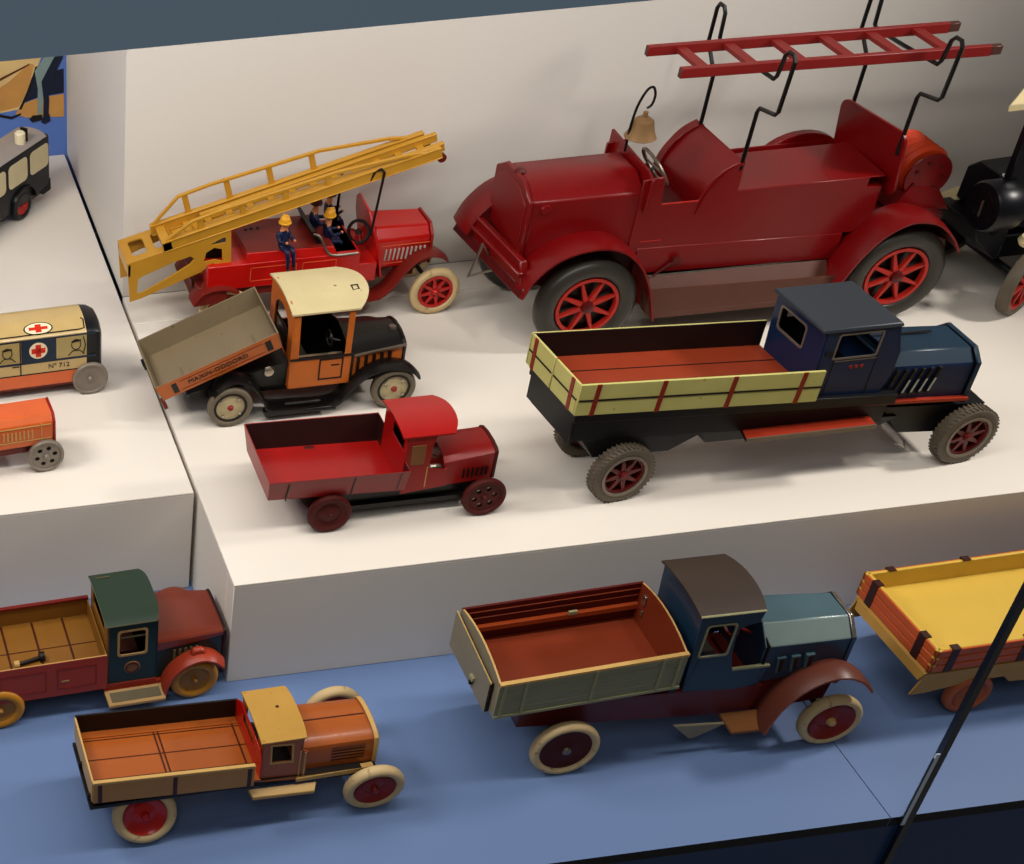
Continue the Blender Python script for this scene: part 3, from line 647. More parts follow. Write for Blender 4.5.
# ------------------------------------------------------------------ black and orange tipper truck
def tipper():
    t = thing('toy_tipper_truck', 'black and orange tin tipper truck with cream cab roof and tilted grey bed', 'toy tipper truck', (0.0460, 0.1930, 0.1), -0.12)
    CY = 42; R = 19
    w = wheel(t, (0, 3.5, R), R, 13.5, 8, 'greywheel', 'disc', 'wheelcream', hubmat='rusthub', dish=1)
    for k in range(4):
        a = k * PI / 2 + .9; q = MB(); q.lathe([(0, -3.6), (1.2, -3.5), (1.4, -2.8), (0, -2.8)], 'chrome', (10 * cos(a), 0, 10 * sin(a)), 'y', 10); q.build('wheel_bolt', w)
    q = MB(); q.lathe([(12, -3.0), (14, -3.0), (14, -2.0), (12, -2.0), (12, -3.0)], 'print', n=36); q.build('rim_ring', w)
    copy_tree(w, t, (139, 5, R)); far_wheel(w, t, (1, 2 * CY - 5, R)); far_wheel(w, t, (139, 2 * CY - 5, R))
    ch = MB(); ch.box(-30, 150, 22, 62, 17, 27, 'black'); ch.tube([(1, 8, R), (1, 76, R)], 2, 'black'); ch.tube([(139, 8, R), (139, 76, R)], 2, 'black')
    ch.hexa([(-34, 16, 26), (52, 16, 26), (52, 68, 26), (-34, 68, 26), (-34, 18, 32), (50, 14, 50), (50, 70, 50), (-34, 66, 32)], 'black'); c_ = ch.build('chassis', t)
    lm = MB(); lm.lathe([(0, -2), (4, -1.6), (5, 0), (0, 0)], 'chrome', (34, 14, 42), 'y', 18); lm.build('side_lamp', c_)
    for ya, yb in ((0, 18), (2 * CY - 18, 2 * CY)):
        f = MB(); f.strip(spline([(-16, 26), (-11, 36), (0, 43), (11, 42), (21, 34), (29, 20), (34, 12), (60, 10), (88, 10), (98, 20), (112, 34), (126, 40), (140, 40), (152, 36), (160, 28)], 5), ya, yb, 1.5, 'black', 1.5); f.build('fender', t, angle=50)
        r = MB(); a, b = sorted((ya if ya < 40 else yb, (ya if ya < 40 else yb) + (9 if ya < 40 else -9))); r.box(30, 90, a, b, 6, 10, 'black'); r.box(46, 76, a - .3, a + 3, 16, 18, 'black'); r.build('running_board', t, bevel=.5)
    # cab
    y0, y1 = 10, 74
    cb = MB()
    side = [(50, 25), (102, 25), (102, 50), (101, 53), (101, 97), (96, 97), (96, 54), (57, 54), (56, 97), (50, 97)]
    cab_sides(cb, y0, y1, 1.4, side, [], 'tanorange', 'black')
    ar = [(PI * i / 10) for i in range(11)]
    win = [(CY + 20 * cos(a), 74 + 14 * sin(a)) for a in ar] + [(CY - 20, 50), (CY + 20, 50)]
    cb.plate([(y0, 25), (y1, 25), (y1, 97), (y1 - 12, 101), (CY, 102), (y0 + 12, 101), (y0, 97)], [win[::-1]], 0, 1.4, YZ(50), 'tanorange', back='tanorange')
    cb.box(50, 102, y0 + 1, y1 - 1, 24, 27, 'black'); cb.box(99, 102, y0 + 1, y1 - 1, 27, 54, 'black')
    co = cb.build('cab', t, bevel=.3)
    rf = MB(); roof_sheet(rf, 48, 118, y0 - 1.5, y1 + 1.5, lambda u: 97.5 + 5 * (1 - u * u), 1.6, 'cream', None, 14, 14, 2.4); rf.build('roof', co)
    rl = MB(); rl.tube([(104, 30, 101.5), (109, 31, 101.8), (109, 36, 102.5), (104, 36, 102.5)], .8, 'print', 6, True); rl.build('roof_stamp', co)
    dr = MB()
    for a in ((75, 95, 50, 51.2), (75, 95, 31, 32.2), (75, 76.2, 31, 51), (94, 95.2, 31, 51), (85, 92, 44, 45)): dr.box(a[0], a[1], y0 - .4, y0 + .3, a[2], a[3], 'print')
    dr.build('door_outline', co)
    bl = MB(); bl.box(50, 102, y0 - .6, y0 + 1.6, 52, 54, 'print'); bl.box(102, 104, y0 - .5, y0 + 1.2, 25, 53, 'print'); bl.build('belt_line', co)
    dv = MB(); dv.box(58, 70, y0 + 6, y1 - 6, 38, 46, 'black'); dv.hexa([(53, y0 + 6, 40), (58, y0 + 6, 40), (58, y1 - 6, 40), (53, y1 - 6, 40), (51.6, y0 + 6, 68), (54, y0 + 6, 68), (54, y1 - 6, 68), (51.6, y1 - 6, 68)], 'black'); dv.build('bench_seat', co, bevel=1)
    sk = MB(); sk.plate([(y0 + 1.5, 40), (y1 - 1.5, 40), (y1 - 1.5, 58), (CY, 66), (y0 + 1.5, 58)], [], 0, 1, YZ(99), 'black'); sk.tube([(96, 24, 58), (86, 24, 62)], 1, 'black', 6); sk.lathe([(6, -.8), (7.2, -.8), (7.2, .8), (6, .8), (6, -.8)], 'black', (86, 24, 62), 'x', 22); sk.build('steering_wheel', co)
    tp = MB(); tp.box(56, 96, y0 + 1.6, y0 + 9, 49, 51, 'chrome'); tp.build('door_sill', co)
    # hood
    def sec(x, ys, zb, zs, zt): return [(x, CY - ys, zb), (x, CY - ys, zs), (x, CY - ys * .72, zs + (zt - zs) * .62), (x, CY - ys * .3, zt), (x, CY + ys * .3, zt), (x, CY + ys * .72, zs + (zt - zs) * .62), (x, CY + ys, zs), (x, CY + ys, zb)]
    h = MB(); h.loft([sec(101, 30, 26, 50, 56), sec(125, 26, 26, 50, 55.5), sec(150, 22, 26, 50, 56)], ['tanorange', 'black', 'black', 'black', 'black', 'black', 'tanorange', 'black']); ho = h.build('hood', t, angle=25)
    r = MB(); r.loft([sec(149, 23, 27, 50.5, 57.5), sec(152.5, 22, 27, 50, 56.5)], 'black'); ro = r.build('radiator', t, bevel=.8)
    cp = MB(); cp.lathe([(0, 3), (3, 2.4), (4, 0), (0, 0)], 'steel', (145, CY - 4, 55.5), 'z', 14); cp.build('radiator_cap', ro)
    l = MB()
    for k in range(5): l.box(108 + k * 7, 110.4 + k * 7, CY - 30 + k * .9, CY - 27.5 + k, 31, 47, 'print')
    l.hexa([(102, CY - 30.8, 48.5), (151, CY - 25, 50.5), (151, CY - 23, 50.5), (102, CY - 29, 48.5), (102, CY - 30.8, 50), (151, CY - 25, 52), (151, CY - 23, 52), (102, CY - 29, 50)], 'steel'); l.build('louvre', ho)
    # tilted bed, hinged above the rear axle
    ang = math.atan2(84.7 - 45.5, 94.0); L = 104
    bd = MB()
    W0, W1 = 4, 77
    bd.box(0, L, W0 + 4, W1 - 4, 0, 1.5, 'olive', bot='black')
    for ya, yb, s_ in ((W0, W0 + 4, 1), (W1, W1 - 4, -1)):
        bd.hexa([(0, yb, 0), (L, yb, 0), (L, yb + 1.2 * s_, 0), (0, yb + 1.2 * s_, 0), (-3, ya, 18), (L, ya, 18), (L, ya + 1.2 * s_, 18), (-3, ya + 1.2 * s_, 18)], 'olive', **({'y0': 'tanorange'} if s_ > 0 else {}))
    bd.hexa([(L - 1, W0 + 4, 0), (L, W0 + 4, 0), (L, W1 - 4, 0), (L - 1, W1 - 4, 0), (L, W0, 18), (L + 1, W0, 18), (L + 1, W1, 18), (L, W1, 18)], 'olive')
    for q in (0.2, L - 2.4): bd.hexa([(q, 2, -8), (q + 2.4, 2, -8), (q + 2.4, 2.1, -8), (q, 2.1, -8)] + [(q, 2, -8)] * 4, 'olive') if False else None
    bo = bd.build('tipping_bed', t); bo.location = (-.0540, 0, .0285); bo.rotation_euler = (0, -ang, 0)
    # things printed on the bed side: dark straps, lines, lettering
    def sd(u, v): return (u, W0 + 4 - 4 * v / 18 - .35, v)
    p = MB()
    for u0, u1 in ((10, 14.5), (92, 97)):
        p.hexa([sd(u0, 2.5), sd(u1, 2.5), (u1, W0 + 6.6, 2.5), (u0, W0 + 6.6, 2.5), sd(u0, 14), sd(u1, 14), (u1, W0 + 2.2, 14), (u0, W0 + 2.2, 14)], 'print')
    for v in (3.2, 13.5): p.hexa([sd(17, v), sd(90, v), (90, W0 + 4 - 4 * v / 18, v), (17, W0 + 4 - 4 * v / 18, v), sd(17, v + .5), sd(90, v + .5), (90, W0 + 4 - 4 * (v + .5) / 18, v + .5), (17, W0 + 4 - 4 * (v + .5) / 18, v + .5)], 'rusthub')
    p.build('strap_print', bo)
    lettering('MAXIN-ODDORD', bo, 'print', 6.6, (50, W0 + 4 - 4 * 8.6 / 18 - .5, 8.6), (PI / 2 + math.atan2(4, 18), 0, 0), ext=.12)
    for u in (22, 86):
        cl = MB(); cl.tube([(u, 12, 1.6), (u, 38, 1.8)], .7, 'olive', 6); cl.build('bed_rib', bo)
    cl = MB(); cl.tube([(96, 14, 2), (99, 18, 4), (99, 23, 4), (96, 25, 2)], 1.0, 'print', 6); cl.build('bed_clip', bo)
    tg = MB(); tg.hexa([(-1, W0 + 4, 0), (0, W0 + 4, 0), (0, W1 - 4, 0), (-1, W1 - 4, 0), (-4, W0, 18), (-3, W0, 18), (-3, W1, 18), (-4, W1, 18)], 'olive'); tgo = tg.build('tailgate', bo)
    tgo.location = (0, 0, .0); tgo.rotation_euler = (0, 0.06, 0)
    lt = MB(); lt.box(-3, 0, W0 + 4, W0 + 8, -9, 1, 'redbrown'); lt.box(-6, -2, 52, 58, 4, 12, 'black'); lt.build('latch', bo)
    for q in (30, 54): pr = MB(); pr.tube([(20, q, 30), (10, q, 50)], 2.2, 'black', 8); pr.build('tipping_strut', t)
tipper()

# ------------------------------------------------------------------ small red truck
def open_bed(t, x0, x1, y0, y1, zt0, zt1, zb0, zb1, inset, th, outer, inner, floor, rim=None, ends=(1, 1), name='cargo_bed', flare=None, flmat=None):
    """flared tin bed: top rectangle x0..x1,y0..y1 (top z zt0 at rear, zt1 at front), bottom inset by INSET"""
    fx = inset if flare is None else flare
    zt = lambda x: zt0 + (zt1 - zt0) * (x - x0) / (x1 - x0); zb = lambda x: zb0 + (zb1 - zb0) * (x - x0) / (x1 - x0)
    f = MB(); f.hexa([(x0 + fx, y0 + inset, zb0), (x1, y0 + inset, zb1), (x1, y1 - inset, zb1), (x0 + fx, y1 - inset, zb0), (x0 + fx, y0 + inset, zb0 + 1.2), (x1, y0 + inset, zb1 + 1.2), (x1, y1 - inset, zb1 + 1.2), (x0 + fx, y1 - inset, zb0 + 1.2)], floor, bot=outer, y0=outer)
    bo = f.build(name, t)
    def panel(nm, a, b, c, d, n, mo, mi, side):
        q = MB(); off = Vector(n) * th
        A = [Vector(p) for p in (a, b, c, d)]; B = [p + off for p in A]
        q.add([tuple(p) for p in A + B], [(0, 1, 2, 3), (7, 6, 5, 4), (0, 4, 5, 1), (1, 5, 6, 2), (2, 6, 7, 3), (3, 7, 4, 0)], [M[mo], M[mi], M[mo], M[rim or mo], M[rim or mo], M[rim or mo]])
        return q.build(nm, bo, bevel=.25)
    o = {}
    o['near'] = panel('side_panel', (x0 + fx, y0 + inset, zb0), (x1, y0 + inset, zb1), (x1, y0, zt1), (x0, y0, zt0), (0, 1, 0), outer, inner, 0)
    o['far'] = panel('side_panel', (x0 + fx, y1 - inset, zb0), (x1, y1 - inset, zb1), (x1, y1, zt1), (x0, y1, zt0), (0, -1, 0), outer, inner, 0)
    if ends[0]: o['tail'] = panel('tailgate', (x0 + fx, y0 + inset, zb0), (x0 + fx, y1 - inset, zb0), (x0, y1, zt0), (x0, y0, zt0), (1, 0, 0), outer, inner, 0)
    if ends[1]: o['head'] = panel('headboard', (x1, y0 + inset, zb1), (x1, y1 - inset, zb1), (x1, y1, zt1), (x1, y0, zt1), (-1, 0, 0), outer, inner, 0)
    o['bed'] = bo
    return o

def red_truck():
    t = thing('toy_truck', 'small red tin open truck with maroon wheels and red cab', 'toy truck', (0.0848, 0.0440, 0.1), -0.69)
    CY = 36; R = 17
    w = wheel(t, (0, 5, R), R, 11.5, 6.5, 'maroonwheel', 'disc', 'maroonwheel', p=2.2, dish=1.6)
    far_wheel(w, t, (0, 2 * CY - 5, R))
    w2 = wheel(t, (120, 5, R), R, 12.5, 6, 'maroonwheel', 'holes', 'maroonwheel', p=2.2, back='chrome'); far_wheel(w2, t, (120, 2 * CY - 5, R))
    ch = MB(); ch.box(-6, 122, 18, 54, 12, 23, 'black'); ch.hexa([(-12, 14, 14), (-2, 14, 8), (-2, 58, 8), (-12, 58, 14), (-26, 14, 33), (4, 14, 31), (4, 58, 31), (-26, 58, 33)], 'maroonin'); ch.box(0, 112, 14, 58, 10, 14, 'black')
    ch.tube([(0, 6, R), (0, 66, R)], 1.8, 'black'); ch.tube([(120, 6, R), (120, 66, R)], 1.8, 'black'); ch.build('chassis', t)
    o = open_bed(t, -50, 57, 0, 77, 55.5, 53, 34, 30, 7, .9, 'red2dk', 'maroonin', 'red2', flare=2)
    ln = MB()
    for x in (-35, 15, 50): ln.hexa([(x, 6.2, 32), (x + 1, 6.2, 32), (x + 1, 7.4, 32), (x, 7.4, 32), (x, .4, 51), (x + 1, .4, 51), (x + 1, 1.6, 51), (x, 1.6, 51)], 'maroonin')
    ln.build('panel_line', o['near'])
    # cab
    y0, y1 = 12, 60
    cb = MB()
    side = [(53, 22), (130, 22), (130, 24), (88, 26), (88, 42), (73, 42), (73, 62), (76, 72), (53, 72)]
    side = [(56, 22), (92, 26), (90, 43), (88, 42), (76, 44), (76, 64), (79, 75), (56, 75)]
    cab_sides(cb, y0, y1, 1, side, [], 'red2dk', 'maroonin')
    cb.plate([(y0, 26), (y1, 26), (y1, 75), (CY + 12, 78), (CY, 79), (CY - 12, 78), (y0, 75)], [rrect(17, 42, 59.5, 70, 1.5)], 0, 1, YZ(55.5), 'red2')
    co = cb.build('cab', t, bevel=.3)
    rf = MB(); roof_sheet(rf, 52, 98, y0 - 1, y1 + 1, lambda u: 76 + 3.2 * (1 - u * u), 1.4, 'red2', None, 7, 14, 2.6); rf.build('roof', co)
    wn = MB(); wn.box(60, 71, y0 - .5, y0 + .4, 49, 67, 'brasspan'); wn.build('side_window', co, bevel=.2)
    ld = MB(); ld.box(74, 74.7, y0 - .4, y0 + .4, 27, 46, 'creamedge'); ld.build('door_line', co)
    ins = MB(); ins.box(58, 74, y0 + 3, y1 - 3, 26, 40, 'maroonin'); ins.tube([(76, 28, 48), (88, 28, 42)], 1, 'chrome', 6); ins.lathe([(7, -.7), (8.2, -.7), (8.2, .7), (7, .7), (7, -.7)], 'chrome', (76, 28, 48), 'x', 22); ins.build('steering_wheel', co)
    pl = MB(); pl.box(76, 87, y0 + 2, y0 + 6, 36, 44, 'chrome'); pl.build('seat_plate', co, bevel=1)
    HC = 33
    def sec(x, ys, zb, zs, zt): return [(x, HC - ys, zb), (x, HC - ys, zs), (x, HC - ys * .8, zs + (zt - zs) * .6), (x, HC - ys * .35, zt), (x, HC + ys * .35, zt), (x, HC + ys * .8, zs + (zt - zs) * .6), (x, HC + ys, zs), (x, HC + ys, zb)]
    h = MB(); h.loft([sec(88, 19, 25, 46, 52), sec(106, 18, 25, 47.5, 52.5), sec(128, 17, 26, 49.5, 53)], 'red2dk'); ho = h.build('hood', t, angle=25)
    r = MB(); r.loft([sec(127.5, 18, 25, 50.2, 54.4), sec(130.5, 17.6, 26, 50.2, 54)], 'maroonwheel'); r.build('radiator', t, bevel=.7)
    l = MB()
    for k in range(6): l.box(104 + k * 3.6, 105.6 + k * 3.6, HC - 18.9 + k * .1, HC - 16, 30, 38, 'maroonin')
    l.build('louvre', ho)
red_truck()

# ------------------------------------------------------------------ long navy truck with pale plank bed
def navy_truck():
    t = thing('toy_truck', 'long navy tin truck with pale yellow plank bed sides and grey tyres', 'toy truck', (0.3190, 0.0425, 0.1), -0.31)
    CY = 35; R = 25
    w = wheel(t, (-8, 5, R), R, 17, 11, 'greytire', 'spokes', 'maroonrim', p=4, tread=44, spokes=8, back='maroonwheel', turn=.10)
    q = MB(); q.lathe([(16.3, -5.9), (18.6, -5.9), (18.6, -4.5), (16.3, -4.5), (16.3, -5.9)], 'rimgrey', n=40); q.build('rim_ring', w)
    copy_tree(w, t, (267, 5, R)); far_wheel(w, t, (-8, 2 * CY - 6, R)); far_wheel(w, t, (267, 2 * CY - 6, R))
    sh = lambda x: -0.059 * (x + 60)
    def xf(x, y, z): return (x - .09 * (y + 2), y, z + sh(x))
    x0, x1, y0, y1 = -61, 127, -2, 72
    def panel(nm, box_, mo, mi, par, nrm):
        m = MB(xf); m.box(*box_, mo, **{nrm: mi}); return m.build(nm, par, bevel=.4)
    fl = MB(xf); fl.box(x0 + 1, x1, y0 + 1, y1 - 1, 92, 94, 'bedorange'); bo = fl.build('cargo_bed', t)
    pk = MB(xf)
    for yy in (12, 30, 48): pk.box(x0 + 2, x1, yy, yy + 1.1, 93.8, 94.25, 'print')
    pk.build('floor_line', bo)
    near = panel('side_panel', (x0, x1, y0, y0 + 2.2, 89, 116), 'palegreen', 'maroonin', bo, 'y1')
    far = panel('side_panel', (x0, x1, y1 - 2.2, y1, 89, 116), 'palegreen', 'print', bo, 'y0')
    tl = panel('tailgate', (x0 - .2, x0 + 2, y0 + 2.2, 34, 89, 116), 'palegreen', 'maroonin', bo, 'x1')
    t2 = panel('tailgate', (x0 - .2, x0 + 2, 35.4, y1 - 2.2, 89, 116), 'palegreen', 'maroonin', bo, 'x1')
    st = MB(xf)
    st.box(x0 + 1, x1 - .5, y0 - .4, y0 + .3, 101.5, 103, 'print')
    st.build('plank_line', near)
    for x in (-50, 0, 54, 108):
        st = MB(xf); st.hexa([(x, y0 - .8, 89), (x + 3.2, y0 - .8, 89), (x + 3.2, y0 + .2, 89), (x, y0 + .2, 89), (x + 1.5, y0 - .8, 116), (x + 4.7, y0 - .8, 116), (x + 4.7, y0 + .2, 116), (x + 1.5, y0 + .2, 116)], 'plankred'); st.build('plank_strap', near)
    for yy, pp in ((6, tl), (60, t2)): s2 = MB(xf); s2.box(x0 - .8, x0 + .2, yy, yy + 4, 89, 116, 'plankred'); s2.build('plank_strap', pp)
    s2 = MB(xf); s2.box(x0 - .6, x0 + .2, y0 + 2, 33, 101.5, 103, 'print'); s2.build('plank_line', tl)
    s3 = MB(xf); s3.box(x0 - .6, x0 + .2, 36, y1 - 2.4, 101.5, 103, 'print'); s3.build('plank_line', t2)
    # frame
    ch = MB(xf); ch.box(-58, 195, 1, 69, 80, 88.8, 'chassis'); ch.box(-56, 196, 8, 62, 58, 81, 'chassis'); ch.box(-57.5, -54, 3, 67, 60, 82, 'chassis')
    ch.hexa([(-30, 10, 40), (30, 10, 42), (30, 60, 42), (-30, 60, 40), (-44, 9, 60), (56, 9, 60), (56, 61, 60), (-44, 61, 60)], 'chassis')
    ch.hexa([(60, 12, 46), (200, 12, 52), (200, 58, 52), (60, 58, 46), (50, 10, 60), (210, 10, 62), (210, 60, 62), (50, 60, 60)], 'chassis')
    ch.build('chassis', t, bevel=.5)
    ax = MB(); ax.tube([(-8, 8, R), (-8, 62, R)], 2.4, 'chassis'); ax.build('axle', t); ax = MB(); ax.tube([(267, 8, R), (267, 62, R)], 2.4, 'chassis'); ax.hexa([(216, 12, 28), (262, 12, 24), (262, 58, 24), (216, 58, 28), (196, 12, 54), (280, 12, 48), (280, 58, 48), (196, 58, 54)], 'chassis'); ax.tube([(215, 9, 20), (222, 6, 17), (222, 9, 22)], .8, 'steel', 6); ax.build('axle', t)
    for ya, yb in ((-4, 14), (56, 74)):
        b = MB(); b.hexa([(80, ya, 48), (182, ya, 48), (184, yb, 48), (84, yb, 48), (80, ya, 51), (182, ya, 51), (184, yb, 51), (84, yb, 51)], 'chassis', top='boardred'); b.hexa([(80, ya - .5, 48), (182, ya - .5, 48), (182, ya + .4, 48), (80, ya + .4, 48), (80, ya - .5, 51.6), (182, ya - .5, 51.6), (182, ya + .4, 51.6), (80, ya + .4, 51.6)], 'rimgrey'); b.build('running_board', t)
    cx = lambda x, y, z: (x - 4 - .06 * (y - 5), y, z + 2.5)
    # cab
    a0, a1 = 5, 65
    cb = MB(cx)
    side = [(130, 76), (142, 70), (184, 68), (190, 90), (190, 108), (182, 132), (127, 132)]
    cab_sides(cb, a0, a1, 1.2, side, [rrect(138, 170, 108, 127.5, 2)], 'navyblue', 'chassis')
    # rear wall leans back a little
    cb.plate([(a0, 78), (a1, 78), (a1, 132), (a0, 132)], [rrect(26, 56, 106, 124, 3)], 0, 1.2, lambda u, v, d: (125.5 + d + (132 - v) * .05, u, v), 'navyblue')
    cb.plate([(a0, 88), (a1, 88), (a1, 131), (a0, 131)], [rrect(10, 60, 104, 126, 3)], 0, 1.2, lambda u, v, d: (182 + d + (131 - v) * .2, u, v), 'navyblue')
    cb.box(130, 188, a0 + 1.5, a1 - 1.5, 70, 78, 'chassis')
    co = cb.build('cab', t, bevel=.4)
    rf = MB(cx); rf.hexa([(122, a0 - 1.5, 131.5), (184, a0 - 1.5, 131), (184, a1 + 1.5, 131), (122, a1 + 1.5, 131.5), (122.5, a0 - .5, 134.5), (183, a0 - .5, 134), (183, a1 + .5, 134), (122.5, a1 + .5, 134.5)], 'navygrey'); rf.build('roof', co, bevel=.8, seg=2)
    wf = MB(cx)
    def ring(m, x0, x1, z0, z1, y, k, mat):
        m.plate(rrect(x0, x1, z0, z1, 2.4), [rrect(x0 + k, x1 - k, z0 + k, z1 - k, 1.6)], -.4, .3, XZ(y), mat)
    ring(wf, 136.6, 171.4, 106.6, 129, a0, 1.4, 'rimgrey'); wf.build('window_frame', co); wf = MB(cx); wf.plate(rrect(24.5, 57.5, 104.5, 125.5, 3.4), [rrect(26.2, 55.8, 106.2, 123.8, 2.6)], -.5, .4, lambda u, v, d: (125.5 + d + (132 - v) * .05, u, v), 'rimgrey'); wf.build('window_frame', co)
    dl = MB(cx); dl.box(139, 139.8, a0 - .3, a0 + .4, 72, 107, 'print'); dl.box(172, 172.8, a0 - .3, a0 + .4, 70, 108, 'print'); dl.box(139, 173, a0 - .3, a0 + .4, 104.6, 105.4, 'rimgrey')
    for k in range(3): dl.lathe([(0, -.8), (1.4, -.6), (1.6, .2), (0, .2)], 'plankred', (154 + k * 4.4, a0, 99), 'y', 10)
    for z in (86, 112): dl.box(130, 136, a0 - .8, a0 + .3, z, z + 2, 'print')
    dl.build('door_trim', co)
    hx = lambda x, y, z: (184 - 8 + (x - 184) * .95, y, z + .5 - (x - 184) * .02)
    # hood
    def sec(x, zo): 
        ys = 26 - (x - 190) * .02
        return [(x, CY - ys, 64 + zo), (x, CY - ys, 93 + zo), (x, CY - ys + 9, 102 + zo), (x, CY + ys - 9, 102 + zo), (x, CY + ys, 93 + zo), (x, CY + ys, 64 + zo)]
    h = MB(hx); h.loft([sec(184, 0), sec(268, -4)], ['navyblue', 'bluehood', 'bluehood', 'bluehood', 'navyblue', 'chassis']); ho = h.build('hood', t, bevel=1)
    hl = MB(hx); hl.box(196, 246, CY + 4, CY + 6, 101.2, 101.7, 'print'); hl.build('hood_line', ho)
    r = MB(hx); r.loft([[(268, y, z - 4) for y, z in [(CY - 27, 58), (CY - 27, 94), (CY - 17, 103.5), (CY + 17, 103.5), (CY + 27, 94), (CY + 27, 58)]], [(272, y, z - 4) for y, z in [(CY - 27, 58), (CY - 27, 94), (CY - 17, 103.5), (CY + 17, 103.5), (CY + 27, 94), (CY + 27, 58)]]], 'bluehood', capmat='chassis'); r.build('radiator', t, bevel=.8)
    l = MB(hx)
    for k in range(6):
        x = 199 + k * 7.2
        l.hexa([(x - 3, CY - 27.4, 68), (x - 1.2, CY - 27.4, 68), (x - 1.2, CY - 25, 68), (x - 3, CY - 25, 68), (x + 2, CY - 27.4, 90), (x + 4.2, CY - 27.4, 90), (x + 4.2, CY - 25, 90), (x + 2, CY - 25, 90)], 'print')
        if k > 1: l.hexa([(x - 2, CY - 27.9, 70), (x - .8, CY - 27.9, 70), (x - .8, CY - 27, 70), (x - 2, CY - 27, 70), (x + .4, CY - 27.9, 81), (x + 1.6, CY - 27.9, 81), (x + 1.6, CY - 27, 81), (x + .4, CY - 27.9 + .9, 81)], 'louvre')
    l.build('louvre', ho)
    for s_ in (-1, 1):
        sl = MB(hx); yy = CY + s_ * 27; sl.hexa([(180, yy - 2, 62), (271, yy - 2, 58), (271, yy + 2, 58), (180, yy + 2, 62), (180, yy - 2, 64.5), (271, yy - 2, 60.5), (271, yy + 2, 60.5), (180, yy + 2, 64.5)], 'boardred')
        sl.build('hood_sill', t)
navy_truck()
